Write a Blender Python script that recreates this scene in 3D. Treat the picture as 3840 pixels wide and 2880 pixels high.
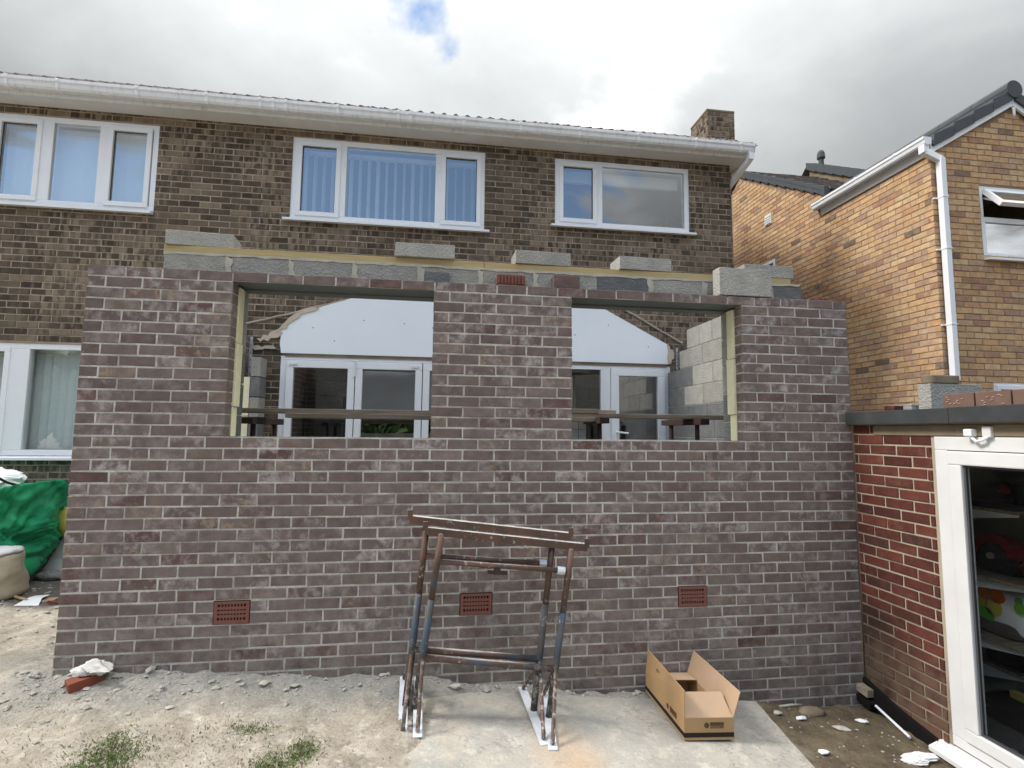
import bpy, bmesh, math, random
import numpy as np
from mathutils import Vector, Matrix
random.seed(7); rng = np.random.default_rng(7)
for o in list(bpy.data.objects): bpy.data.objects.remove(o)
scene = bpy.context.scene
COL = scene.collection

# ------------------------------------------------------------------ camera
FPX, YAW, PITCH, ROLL = 1937.34, .136555, .091001, .010641
CAM = np.array([2.3171, -3.6607, 1.5575])
def cam_axes():
    cy, sy, cp, sp = math.cos(YAW), math.sin(YAW), math.cos(PITCH), math.sin(PITCH)
    f = np.array([sy*cp, cy*cp, sp]); r = np.array([cy, -sy, 0.]); u = np.cross(r, f)
    cr, sr = math.cos(ROLL), math.sin(ROLL)
    return cr*r+sr*u, -sr*r+cr*u, f
CR, CU, CF = cam_axes()
cd = bpy.data.cameras.new('camera'); cam = bpy.data.objects.new('camera', cd); COL.objects.link(cam)
cd.sensor_width = 36; cd.lens = FPX/3840*36; cd.clip_start = .05; cd.clip_end = 3000
cam.matrix_world = Matrix(((CR[0], CU[0], -CF[0], CAM[0]), (CR[1], CU[1], -CF[1], CAM[1]), (CR[2], CU[2], -CF[2], CAM[2]), (0, 0, 0, 1)))
scene.camera = cam
def project(p):
    d = np.asarray(p)-CAM; z = d@CF
    return 1920+FPX*(d@CR)/z, 1440-FPX*(d@CU)/z, z

# ------------------------------------------------------------------ world, sun, exposure
def S(r, g=None, b=None):
    if g is None: g = b = r
    return tuple((c/255/12.92 if c/255 <= .04045 else ((c/255+.055)/1.055)**2.4) for c in (r, g, b))+(1.,)
world = bpy.data.worlds.new('World'); scene.world = world; world.use_nodes = True
SUN = Vector((-.68, .03, .74)).normalized()
def build_world():
    t = world.node_tree; t.nodes.clear(); N = t.nodes; L = t.links
    out = N.new('ShaderNodeOutputWorld'); sky = N.new('ShaderNodeTexSky'); sky.sky_type = 'NISHITA'; sky.sun_disc = False
    sky.sun_elevation = math.asin(SUN.z); sky.sun_rotation = math.atan2(SUN.x, SUN.y); sky.air_density = 1.2; sky.dust_density = .6
    bs = N.new('ShaderNodeBackground'); bs.inputs[1].default_value = .1; L.new(sky.outputs[0], bs.inputs[0])
    tc = N.new('ShaderNodeTexCoord'); sep = N.new('ShaderNodeSeparateXYZ'); L.new(tc.outputs['Generated'], sep.inputs[0])
    def M(op, a, b=None, c=None):
        n = N.new('ShaderNodeMath'); n.operation = op
        for i, v in enumerate((a, b, c)):
            if v is None: continue
            if isinstance(v, (int, float)): n.inputs[i].default_value = v
            else: L.new(v, n.inputs[i])
        return n.outputs[0]
    zz = M('ADD', M('MAXIMUM', sep.outputs[2], 0.), .22)
    comb = N.new('ShaderNodeCombineXYZ'); L.new(M('DIVIDE', sep.outputs[0], zz), comb.inputs[0]); L.new(M('DIVIDE', sep.outputs[1], zz), comb.inputs[1])
    def noise(scale, off, detail=7, rough=.55, dist=.3):
        mp = N.new('ShaderNodeMapping'); L.new(comb.outputs[0], mp.inputs[0]); mp.inputs['Location'].default_value = off
        n = N.new('ShaderNodeTexNoise'); L.new(mp.outputs[0], n.inputs['Vector']); n.inputs['Scale'].default_value = scale
        n.inputs['Detail'].default_value = detail; n.inputs['Roughness'].default_value = rough; n.inputs['Distortion'].default_value = dist
        return n.outputs[0]
    def ramp(f, stops):
        r = N.new('ShaderNodeValToRGB'); L.new(f, r.inputs[0]); e = r.color_ramp.elements
        while len(e) > 1: e.remove(e[-1])
        e[0].position, e[0].color = stops[0]
        for p, c in stops[1:]: k = e.new(p); k.color = c
        return r.outputs[0]
    W_ = (1, 1, 1, 1); B_ = (0, 0, 0, 1)
    mask = ramp(M('ADD', noise(.95, SKY_A), M('MULTIPLY', sep.outputs[1], .105)), [(.395, B_), (.432, W_)])   # broken cover behind the viewer, thicker ahead, as the window reflections show
    shade = ramp(M('ADD', M('MULTIPLY', noise(.62, SKY_B, 7, .52, .35), .84), M('MULTIPLY', noise(3.1, SKY_A, 6, .6, .5), .16)), [(.378, (1.6, 1.61, 1.61, 1)), (.412, (.85, .86, .86, 1)), (.43, (.34, .347, .348, 1)), (.475, (.245, .252, .254, 1)), (.60, (.18, .186, .19, 1))])
    bc = N.new('ShaderNodeBackground'); L.new(shade, bc.inputs[0]); L.new(M('MULTIPLY_ADD', M('POWER', M('MAXIMUM', sep.outputs[2], 0.), 2.), 3.5, .42), bc.inputs[1])   # overcast sky: brighter towards the zenith
    mask = M('MAXIMUM', mask, ramp(sep.outputs[2], [(0., W_), (.10, W_), (.17, B_)]))
    mx = N.new('ShaderNodeMixShader'); L.new(mask, mx.inputs[0]); L.new(bs.outputs[0], mx.inputs[1]); L.new(bc.outputs[0], mx.inputs[2])
    L.new(mx.outputs[0], out.inputs[0])
SKY_A = (29.35, 19.0, 0); SKY_B = (34.8, 19.2, 0)
build_world()
sd = bpy.data.lights.new('sun', 'SUN'); sd.energy = 1.5; sd.angle = math.radians(14); sd.color = (1., .95, .87)
sun = bpy.data.objects.new('sun', sd); COL.objects.link(sun); sun.rotation_euler = SUN.to_track_quat('Z', 'Y').to_euler()
vs = scene.view_settings; vs.view_transform = 'Standard'; vs.look = 'None'; vs.exposure = 1.25; vs.gamma = 1; vs.use_curve_mapping = False

cy_ = scene.cycles; cy_.max_bounces = 6; cy_.diffuse_bounces = 3; cy_.glossy_bounces = 3; cy_.transmission_bounces = 4; cy_.transparent_max_bounces = 8; cy_.caustics_reflective = False; cy_.caustics_refractive = False
# ------------------------------------------------------------------ helpers
ORG = {}
def setp(o, label=None, cat=None, group=None, kind=None):
    for k, v in (('label', label), ('category', cat), ('group', group), ('kind', kind)):
        if v: o[k] = v
    return o
def empty(name, loc, label=None, cat=None, group=None):
    o = bpy.data.objects.new(name, None); COL.objects.link(o); o.location = loc; o.empty_display_size = .1
    ORG[o] = np.array(loc, float); return setp(o, label, cat, group)
def link(name, me, parent=None, loc=None):
    o = bpy.data.objects.new(name, me); COL.objects.link(o)
    base = np.zeros(3) if loc is None else np.array(loc, float)
    ORG[o] = base
    if parent is not None: o.parent = parent; o.location = base-ORG[parent]
    else: o.location = base
    return o
class MB:
    def __init__(s): s.v = []; s.f = []; s.sm = False
    def add(s, vs, fs):
        b = len(s.v); s.v += [tuple(map(float, p)) for p in vs]; s.f += [tuple(i+b for i in f) for f in fs]; return s
    def box(s, x0, x1, y0, y1, z0, z1):
        return s.add([(x0,y0,z0),(x1,y0,z0),(x1,y1,z0),(x0,y1,z0),(x0,y0,z1),(x1,y0,z1),(x1,y1,z1),(x0,y1,z1)],
                     [(0,3,2,1),(4,5,6,7),(0,1,5,4),(1,2,6,5),(2,3,7,6),(3,0,4,7)])
    def hexa(s, p):  # 8 points bottom 4 (ccw from above), top 4
        return s.add(p, [(0,3,2,1),(4,5,6,7),(0,1,5,4),(1,2,6,5),(2,3,7,6),(3,0,4,7)])
    def bar(s, a, b, w, h, up=(0,0,1)):
        a = Vector(a); b = Vector(b); d = (b-a).normalized(); up = Vector(up); r = d.cross(up)
        if r.length < 1e-4: r = d.cross(Vector((1,0,0)))
        r.normalize(); u = r.cross(d); r *= w/2; u *= h/2
        p = [a-r-u, a+r-u, b+r-u, b-r-u, a-r+u, a+r+u, b+r+u, b-r+u]
        return s.hexa(p)
    def tube(s, pts, r, n=10, cap=True):
        pts = [Vector(p) for p in pts]; rs = r if isinstance(r, (list, tuple)) else [r]*len(pts)
        rings = []; prev = None
        for i, p in enumerate(pts):
            d = (pts[min(i+1, len(pts)-1)]-pts[max(i-1, 0)]).normalized()
            if prev is None:
                a = d.cross(Vector((0,0,1)))
                if a.length < 1e-3: a = d.cross(Vector((1,0,0)))
            else: a = prev-d*prev.dot(d)
            a.normalize(); prev = a; b = d.cross(a)
            rings.append([p+(a*math.cos(2*math.pi*k/n)+b*math.sin(2*math.pi*k/n))*rs[i] for k in range(n)])
        vs = [q for rg in rings for q in rg]; fs = []
        for i in range(len(pts)-1):
            for k in range(n): fs.append((i*n+k, i*n+(k+1)%n, (i+1)*n+(k+1)%n, (i+1)*n+k))
        if cap: fs += [tuple(range(n))[::-1], tuple(range((len(pts)-1)*n, len(pts)*n))]
        return s.add(vs, fs)
    def prism(s, poly, vec):  # polygon (3d pts) extruded by vec
        n = len(poly); v = Vector(vec); P = [Vector(p) for p in poly]
        return s.add(P+[p+v for p in P], [tuple(range(n))[::-1], tuple(range(n, 2*n))]+[(i, (i+1)%n, n+(i+1)%n, n+i) for i in range(n)])
    def mesh(s, name, mat, org=(0,0,0), bevel=0, smooth=False):
        me = bpy.data.meshes.new(name); o = np.array(org)
        me.from_pydata([tuple(np.array(p)-o) for p in s.v], [], s.f)
        bm = bmesh.new(); bm.from_mesh(me); bmesh.ops.recalc_face_normals(bm, faces=bm.faces)
        if bevel: bmesh.ops.bevel(bm, geom=bm.edges[:], offset=bevel, segments=2, affect='EDGES', profile=.6, clamp_overlap=True)
        bm.to_mesh(me); bm.free()
        if smooth:
            for p in me.polygons: p.use_smooth = True
        if mat is not None: me.materials.append(mat)
        return me
    def build(s, name, mat, parent=None, bevel=0, smooth=False, loc=None, **kw):
        if loc is None: loc = ORG[parent] if parent is not None else s.centre()
        return setp(link(name, s.mesh(name, mat, loc, bevel, smooth), parent, loc), **kw)
    def centre(s):
        a = np.array(s.v); return np.array([(a[:,0].min()+a[:,0].max())/2, (a[:,1].min()+a[:,1].max())/2, a[:,2].min()])
def Bx(*a): return MB().box(*a)
def QY(x0, x1, y, z0, z1): return MB().add([(x0, y, z0), (x1, y, z0), (x1, y, z1), (x0, y, z1)], [(0, 1, 2, 3)])   # one glass surface facing -Y
def split(x0, x1, z0, z1, holes):
    xs = sorted({x0, x1, *[v for h in holes for v in h[:2] if x0 < v < x1]}); zs = sorted({z0, z1, *[v for h in holes for v in h[2:] if z0 < v < z1]})
    out = []
    for j in range(len(zs)-1):
        run = None
        for i in range(len(xs)-1):
            cx, cz = (xs[i]+xs[i+1])/2, (zs[j]+zs[j+1])/2
            if any(h[0] < cx < h[1] and h[2] < cz < h[3] for h in holes):
                if run: out.append(run); run = None
            else: run = [run[0], xs[i+1], zs[j], zs[j+1]] if run else [xs[i], xs[i+1], zs[j], zs[j+1]]
        if run: out.append(run)
    return out

# value noise (numpy) for geometry
def vnoise(x, y, seed=0):
    x = np.asarray(x, float); y = np.asarray(y, float); xi = np.floor(x).astype(int); yi = np.floor(y).astype(int); fx = x-xi; fy = y-yi
    def h(a, b):
        n = (a*374761393+b*668265263+seed*974711) & 0x7fffffff; n = (n ^ (n >> 13))*1274126177 & 0x7fffffff
        return ((n ^ (n >> 16)) & 0xffff)/65535.
    fx = fx*fx*(3-2*fx); fy = fy*fy*(3-2*fy)
    return (h(xi, yi)*(1-fx)+h(xi+1, yi)*fx)*(1-fy)+(h(xi, yi+1)*(1-fx)+h(xi+1, yi+1)*fx)*fy-.5
def fbm(x, y, seed=0, o=4):
    s = 0; a = 1
    for i in range(o): s = s+a*vnoise(x*2**i, y*2**i, seed+i); a *= .5
    return s

# ------------------------------------------------------------------ materials
class NT:
    def __init__(s, name):
        s.m = bpy.data.materials.new(name); s.m.use_nodes = True; s.t = s.m.node_tree; s.t.nodes.clear()
        s.out = s.t.nodes.new('ShaderNodeOutputMaterial'); s.geo = s.t.nodes.new('ShaderNodeNewGeometry')
        s.oi = s.t.nodes.new('ShaderNodeObjectInfo'); s.pos = s.geo.outputs['Position']
        s.rnd = s.math('FRACT', s.math('ADD', s.math('MULTIPLY', s.oi.outputs['Random'], 17.31), s.geo.outputs['Random Per Island']))
    def set(s, sock, v):
        if isinstance(v, bpy.types.NodeSocket): s.t.links.new(v, sock)
        elif v is not None:
            if hasattr(sock.default_value, '__len__') and not hasattr(v, '__len__'): v = (v, v, v, 1)[:len(sock.default_value)]
            sock.default_value = v
    def math(s, op, a, b=None, c=None):
        n = s.t.nodes.new('ShaderNodeMath'); n.operation = op
        for i, v in enumerate((a, b, c)):
            if v is not None: s.set(n.inputs[i], v)
        return n.outputs[0]
    def noise(s, scale, vec=None, detail=4, rough=.55, dist=0, col=False, sc=None, off=None):
        n = s.t.nodes.new('ShaderNodeTexNoise'); v = s.pos if vec is None else vec
        if sc is not None or off is not None:
            mp = s.t.nodes.new('ShaderNodeMapping'); s.set(mp.inputs[0], v); v = mp.outputs[0]
            if sc is not None: mp.inputs['Scale'].default_value = sc
            if off is not None: s.set(mp.inputs['Location'], off)
        s.set(n.inputs['Vector'], v); s.set(n.inputs['Scale'], scale); s.set(n.inputs['Detail'], detail); s.set(n.inputs['Roughness'], rough); s.set(n.inputs['Distortion'], dist)
        return n.outputs[1 if col else 0]
    def vor(s, scale, vec=None):
        n = s.t.nodes.new('ShaderNodeTexVoronoi'); s.set(n.inputs['Vector'], s.pos if vec is None else vec); s.set(n.inputs['Scale'], scale); return n.outputs[0]
    def ramp(s, f, stops, const=False):
        r = s.t.nodes.new('ShaderNodeValToRGB'); s.set(r.inputs[0], f); e = r.color_ramp.elements
        if const: r.color_ramp.interpolation = 'CONSTANT'
        while len(e) > 1: e.remove(e[-1])
        f4 = lambda c: (c, c, c, 1) if isinstance(c, (int, float)) else c
        e[0].position = stops[0][0]; e[0].color = f4(stops[0][1])
        for p, c in stops[1:]: k = e.new(p); k.color = f4(c)
        return r.outputs[0]
    def mix(s, f, a, b, mode='MIX'):
        n = s.t.nodes.new('ShaderNodeMix'); n.data_type = 'RGBA'; n.blend_type = mode
        s.set(n.inputs[0], f); s.set(n.inputs[6], a); s.set(n.inputs[7], b); return n.outputs[2]
    def sep(s, v=None):
        n = s.t.nodes.new('ShaderNodeSeparateXYZ'); s.set(n.inputs[0], s.pos if v is None else v); return n.outputs
    def comb(s, x, y, z):
        n = s.t.nodes.new('ShaderNodeCombineXYZ')
        for i, v in enumerate((x, y, z)): s.set(n.inputs[i], v)
        return n.outputs[0]
    def bump(s, h, strength=.4, dist=.004, prev=None):
        n = s.t.nodes.new('ShaderNodeBump'); s.set(n.inputs['Height'], h); n.inputs['Strength'].default_value = strength; n.inputs['Distance'].default_value = dist
        if prev is not None: s.set(n.inputs['Normal'], prev)
        return n.outputs[0]
    def bsdf(s, col, rough=.8, normal=None, metal=0, spec=.3, **kw):
        n = s.t.nodes.new('ShaderNodeBsdfPrincipled'); s.set(n.inputs['Base Color'], col); s.set(n.inputs['Roughness'], rough); s.set(n.inputs['Metallic'], metal)
        n.inputs['Specular IOR Level'].default_value = spec
        if normal is not None: s.set(n.inputs['Normal'], normal)
        for k, v in kw.items(): s.set(n.inputs[k.replace('_', ' ')], v)
        s.t.links.new(n.outputs[0], s.out.inputs[0]); return s.m
def plain(name, c, rough=.7, var=.12, scale=8, spec=.3, bump=.15, metal=0, fine=120):
    m = NT(name); n = m.noise(scale, detail=6)
    k = m.ramp(n, [(.25, 1-var), (.75, 1+var)]); col = m.mix(1, c, k, 'MULTIPLY')
    return m.bsdf(col, rough, m.bump(m.noise(fine, detail=3), bump, .002) if bump else None, metal, spec)
def brick_mat(name, pal, blotch, blotch_amt, speck, band=None, bump=.5, gloss=.85, dirt=None, jitter=.18, ochre=None):
    m = NT(name); off = m.comb(m.math('MULTIPLY', m.rnd, 37.), m.math('MULTIPLY', m.rnd, 91.), 0.)
    base = m.ramp(m.rnd, pal)
    r2 = m.math('FRACT', m.math('MULTIPLY', m.rnd, 53.7)); r3 = m.math('FRACT', m.math('MULTIPLY', m.rnd, 191.3))
    base = m.mix(1, base, m.ramp(r2, [(0, 1-jitter), (1, 1+jitter)]), 'MULTIPLY')
    base = m.mix(1, base, m.ramp(m.noise(14, off=off, detail=5), [(.25, .76), (.75, 1.24)]), 'MULTIPLY')
    if band:
        bcol, bamt, sc = band
        px = m.sep(); u = m.math('ADD', px[0], px[1])
        bn = m.noise(1, vec=m.comb(m.math('MULTIPLY', u, sc), m.math('MULTIPLY', px[2], 3.), 0.), off=off, detail=2, rough=.4)
        zone = m.ramp(m.noise(1.1, detail=2), [(.38, .1), (.62, 1.)])
        f = m.math('MULTIPLY', m.math('MULTIPLY', m.ramp(bn, [(.48, 0.), (.56, 1.)]), bamt), zone)
        base = m.mix(f, base, bcol)
    bl = m.math('MULTIPLY', m.ramp(m.noise(13, off=off, detail=6, rough=.68), [(.47, 0.), (.66, 1.)]), m.math('MULTIPLY', m.math('POWER', r3, 1.6), blotch_amt))
    base = m.mix(bl, base, blotch)
    if ochre:
        r4 = m.math('FRACT', m.math('MULTIPLY', m.rnd, 407.9)); gate = m.ramp(r4, [(.86, 0.), (.90, .8)])
        base = m.mix(m.math('MULTIPLY', m.ramp(m.noise(24, off=off, detail=5, rough=.7), [(.52, 0.), (.62, .8)]), gate), base, ochre)
    if speck: base = m.mix(m.ramp(m.noise(95, detail=3), [(.66, 0.), (.74, .55)]), base, speck)
    base = m.mix(m.ramp(m.noise(70, off=off, detail=2), [(.70, 0.), (.76, .7)]), base, S(45, 40, 38))
    if dirt: base = dirt(m, base)
    h = m.math('ADD', m.noise(60, detail=5), m.math('MULTIPLY', m.noise(200, detail=2), .5))
    return m.bsdf(base, gloss, m.bump(h, bump, .004), 0, .2)
def mortar_mat(name, c, c2, bump=.6, dirty=None):
    m = NT(name); n = m.noise(7, detail=5); col = m.mix(m.ramp(n, [(.35, 0.), (.65, 1.)]), c, c2)
    if dirty: col = m.mix(m.ramp(m.noise(3.2, detail=5, rough=.65), [(.46, 0.), (.62, .75)]), col, dirty)
    col = m.mix(1, col, m.ramp(m.noise(55, detail=4), [(.3, .82), (.7, 1.12)]), 'MULTIPLY')
    return m.bsdf(col, .95, m.bump(m.noise(140, detail=3), bump, .004), 0, .1)

def ext_dirt(m, base):
    # cement smears left on the lower courses and near the ground
    px = m.sep(); f = m.math('MULTIPLY', m.ramp(px[2], [(0., 1.), (.55, .25), (1., 0.)]), m.ramp(m.noise(11, detail=6, rough=.7), [(.42, 0.), (.7, .75)]))
    base = m.mix(f, base, S(150, 143, 134))
    z1 = m.ramp(m.math('ADD', m.math('MULTIPLY', px[2], -1.), .06), [(0., 0.), (.35, .55)])
    return m.mix(m.math('MULTIPLY', z1, m.ramp(m.noise(5, detail=5), [(.35, 0.), (.6, 1.)])), base, S(88, 84, 82))
M = {}
M['ext_brick'] = brick_mat('extension_brick', [(0, S(96, 75, 71)), (.05, S(101, 84, 80)), (.10, S(106, 92, 88)), (.4, S(111, 98, 94)), (.62, S(107, 95, 92)), (.8, S(115, 103, 99)), (.94, S(118, 105, 99)), (1, S(114, 100, 92))], S(180, 173, 171), .85, S(170, 164, 156), dirt=ext_dirt, jitter=.09, ochre=S(158, 138, 116))
M['ext_mortar'] = mortar_mat('extension_mortar', S(204, 202, 196), S(190, 186, 178), dirty=S(146, 138, 131))
M['house_brick'] = brick_mat('house_brick', [(0, S(66, 57, 50)), (.25, S(79, 69, 60)), (.45, S(93, 82, 71)), (.6, S(99, 87, 75)), (.72, S(122, 108, 93)), (.9, S(84, 74, 64)), (1, S(66, 59, 53))], S(128, 116, 103), .5, None, band=(S(144, 130, 113), .8, 17.), jitter=.14)
M['house_mortar'] = mortar_mat('house_mortar', S(180, 164, 147), S(162, 147, 131), dirty=S(134, 121, 107))
M['tan_brick'] = brick_mat('neighbour_brick', [(0, S(154, 118, 96)), (.05, S(164, 128, 106)), (.12, S(186, 150, 114)), (.4, S(192, 158, 120)), (.55, S(195, 167, 133)), (.7, S(188, 147, 108)), (.8, S(180, 151, 125)), (.9, S(172, 141, 117)), (.955, S(166, 136, 114)), (.98, S(118, 103, 88)), (1, S(110, 97, 84))], S(210, 186, 152), .6, None, jitter=.07)
M['tan_mortar'] = mortar_mat('neighbour_mortar', S(160, 140, 118), S(146, 127, 106))
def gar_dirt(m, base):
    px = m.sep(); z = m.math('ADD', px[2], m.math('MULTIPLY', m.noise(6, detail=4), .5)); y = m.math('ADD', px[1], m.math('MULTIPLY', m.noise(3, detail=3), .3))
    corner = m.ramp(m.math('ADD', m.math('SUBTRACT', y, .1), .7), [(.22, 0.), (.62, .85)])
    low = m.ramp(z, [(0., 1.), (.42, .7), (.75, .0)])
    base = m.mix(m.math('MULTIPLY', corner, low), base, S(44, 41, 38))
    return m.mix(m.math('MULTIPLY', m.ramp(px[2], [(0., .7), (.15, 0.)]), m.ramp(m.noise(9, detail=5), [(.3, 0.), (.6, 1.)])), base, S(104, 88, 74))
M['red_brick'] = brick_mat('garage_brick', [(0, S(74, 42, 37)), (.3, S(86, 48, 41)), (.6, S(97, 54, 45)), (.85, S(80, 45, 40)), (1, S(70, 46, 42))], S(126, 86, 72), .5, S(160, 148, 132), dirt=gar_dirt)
def gm():
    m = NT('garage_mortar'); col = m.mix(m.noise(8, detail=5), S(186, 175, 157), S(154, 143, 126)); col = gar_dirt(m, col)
    return m.bsdf(col, .95, m.bump(m.noise(120), .5, .004), 0, .1)
M['red_mortar'] = gm()
def block_mat(name, c, c2):
    m = NT(name); n = m.noise(9, detail=6); col = m.mix(m.ramp(n, [(.35, 0.), (.65, 1.)]), c, c2)
    col = m.mix(1, col, m.ramp(m.rnd, [(0, .86), (1, 1.1)]), 'MULTIPLY')
    col = m.mix(m.ramp(m.vor(110), [(0., .55), (.22, 0.)]), col, S(96, 94, 90))
    return m.bsdf(col, .95, m.bump(m.math('ADD', m.noise(90, detail=5, rough=.7), m.vor(60)), .95, .006), 0, .1)
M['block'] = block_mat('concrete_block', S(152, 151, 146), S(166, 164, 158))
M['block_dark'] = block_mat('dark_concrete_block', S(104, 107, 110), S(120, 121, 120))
M['upvc'] = plain('white_upvc', S(232, 235, 240), .35, .03, 4, .5, .0)
M['upvc_old'] = plain('weathered_white_upvc', S(216, 216, 216), .5, .07, 5, .4, .05)
def dirty_upvc():
    m = NT('rain_streaked_upvc'); g = m.noise(6, sc=(3., 3., .35), detail=6, rough=.65); col = m.mix(m.ramp(g, [(.5, 0.), (.72, .45)]), S(228, 230, 234), S(168, 166, 158))
    return m.bsdf(col, .4, None, 0, .4)
M['upvc_dirty'] = dirty_upvc()
M['gasket'] = plain('grey_gasket', S(70, 70, 72), .6, .05, 5, .3, 0)
M['white_board'] = plain('white_wall_panel', S(238, 244, 250), .75, .03, 2, .2, .05)
def glass(name, refl, tint, fk=1.6):
    m = NT(name); lw = m.t.nodes.new('ShaderNodeLayerWeight'); lw.inputs[0].default_value = .5; fr = m.math('ADD', .05, m.math('MULTIPLY', m.math('POWER', lw.outputs['Facing'], 5.), .95))
    g = m.t.nodes.new('ShaderNodeBsdfGlossy'); g.inputs['Roughness'].default_value = 0.01; g.inputs['Color'].default_value = (.93, .96, 1, 1)
    tr = m.t.nodes.new('ShaderNodeBsdfTransparent'); tr.inputs[0].default_value = tint
    wob = m.bump(m.noise(1.3, detail=1), .25, .01); m.t.links.new(wob, g.inputs['Normal'])
    mx = m.t.nodes.new('ShaderNodeMixShader'); f = m.math('ADD', m.math('MULTIPLY', fr, fk), refl)
    m.t.links.new(f, mx.inputs[0]); m.t.links.new(tr.outputs[0], mx.inputs[1]); m.t.links.new(g.outputs[0], mx.inputs[2]); m.t.links.new(mx.outputs[0], m.out.inputs[0]); return m.m
M['glass'] = glass('window_glass', .25, (.90, .94, .94, 1))
M['glass_low'] = glass('ground_floor_glass', .08, (.90, .94, .93, 1), 1.2)
M['glass_door'] = glass('door_glass', .28, (.62, .68, .64, 1))
M['blind'] = plain('white_blind_fabric', S(222, 228, 230), .8, .03, 20, .2, .05)
M['room'] = plain('dim_room_paint', S(120, 116, 108), .9, .06, 2, .1, 0)
M['foam'] = plain('yellow_insulation_foam', S(232, 227, 192), .9, .06, 30, .1, .3)
M['foil'] = plain('white_faced_board', S(222, 226, 232), .6, .03, 8, .3, .05)
M['steel_lintel'] = plain('galvanised_lintel', S(92, 98, 98), .55, .15, 14, .4, .1, .3)
M['galv'] = plain('galvanised_strip', S(206, 210, 214), .4, .06, 20, .5, .05, .5)
def timber(name, c, c2, ax=0):
    m = NT(name); sc = [14, 14, 14]; sc[ax] = .9
    g = m.noise(3.2, sc=tuple(sc), detail=6, dist=.6); col = m.mix(m.ramp(g, [(.3, 0.), (.7, 1.)]), c, c2)
    col = m.mix(m.ramp(m.noise(5, detail=5), [(.62, 0.), (.75, .6)]), col, S(150, 146, 138))
    return m.bsdf(col, .85, m.bump(g, .35, .004), 0, .2)
M['plate_wood'] = timber('treated_softwood', S(184, 168, 126), S(160, 144, 102))
M['board_wood'] = timber('weathered_scaffold_board', S(164, 152, 136), S(120, 110, 98))
M['lead'] = plain('mortar_fillet', S(168, 158, 146), .9, .15, 12, .1, .4)
M['plaster'] = plain('broken_pink_plaster', S(198, 184, 168), .95, .12, 14, .1, .5)
M['roof_red'] = plain('old_clay_roof_tile', S(112, 103, 99), .85, .2, 9, .2, .4)
M['slate'] = plain('dark_grey_roof_tile', S(74, 78, 82), .7, .12, 7, .3, .3)
M['slate_moss'] = plain('mossy_concrete_roof_tile', S(104, 96, 90), .95, .3, 14, .1, .6)
M['pipe_taupe'] = plain('taupe_pipe', S(104, 96, 88), .6, .08, 9, .3, .1)
M['terracotta'] = plain('terracotta_vent', S(122, 82, 73), .8, .1, 30, .2, .25)
M['pale_red'] = plain('pale_red_brick', S(118, 93, 83), .85, .12, 20, .2, .3)
M['black'] = plain('black_and_hole_shade', S(26, 24, 23), .9, .1, 9, .1, 0)  # plain black parts, and the shade painted into holes and slots
M['felt'] = plain('bitumen_felt', S(62, 65, 66), .85, .25, 7, .2, .4)
M['kerb_stone'] = plain('old_render', S(128, 116, 98), .95, .25, 6, .1, .5)
M['stone'] = plain('rubble_stone', S(156, 153, 145), .95, .2, 20, .1, .5)
M['mortar_lump'] = plain('hardened_mortar', S(176, 172, 160), .95, .18, 14, .1, .6)
M['green_bag'] = None
def bag():
    m = NT('green_woven_bag'); n = m.noise(3.5, detail=5); col = m.mix(m.ramp(n, [(.3, 0.), (.7, 1.)]), S(16, 128, 82), S(44, 168, 116))
    col = m.mix(m.ramp(m.noise(7, detail=6), [(.6, 0.), (.75, .55)]), col, S(120, 178, 160))
    wv = m.math('MULTIPLY', m.math('SINE', m.math('MULTIPLY', m.sep()[2], 700.)), .5)
    return m.bsdf(col, .55, m.bump(m.math('ADD', m.noise(12, detail=6, rough=.65), m.math('MULTIPLY', wv, .06)), .7, .02), 0, .35)
M['green_bag'] = bag()
M['paper_white'] = plain('white_sheet', S(226, 226, 226), .8, .06, 10, .2, .3, fine=30)
M['card'] = plain('cardboard', S(168, 138, 102), .85, .05, 10, .15, .1)
M['card_in'] = plain('cardboard_inner', S(176, 150, 124), .85, .05, 10, .15, .1)
M['sack'] = plain('dusty_paper_sack', S(168, 158, 138), .9, .2, 6, .1, .5, fine=25)
M['print_black'] = plain('black_print', S(38, 36, 35), .7, .1, 30, .2, 0)
M['print_brown'] = plain('brown_print', S(86, 66, 48), .8, .1, 30, .2, 0)
M['yellow'] = plain('yellow_plastic', S(190, 176, 90), .5, .06, 8, .4, .05)
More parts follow.
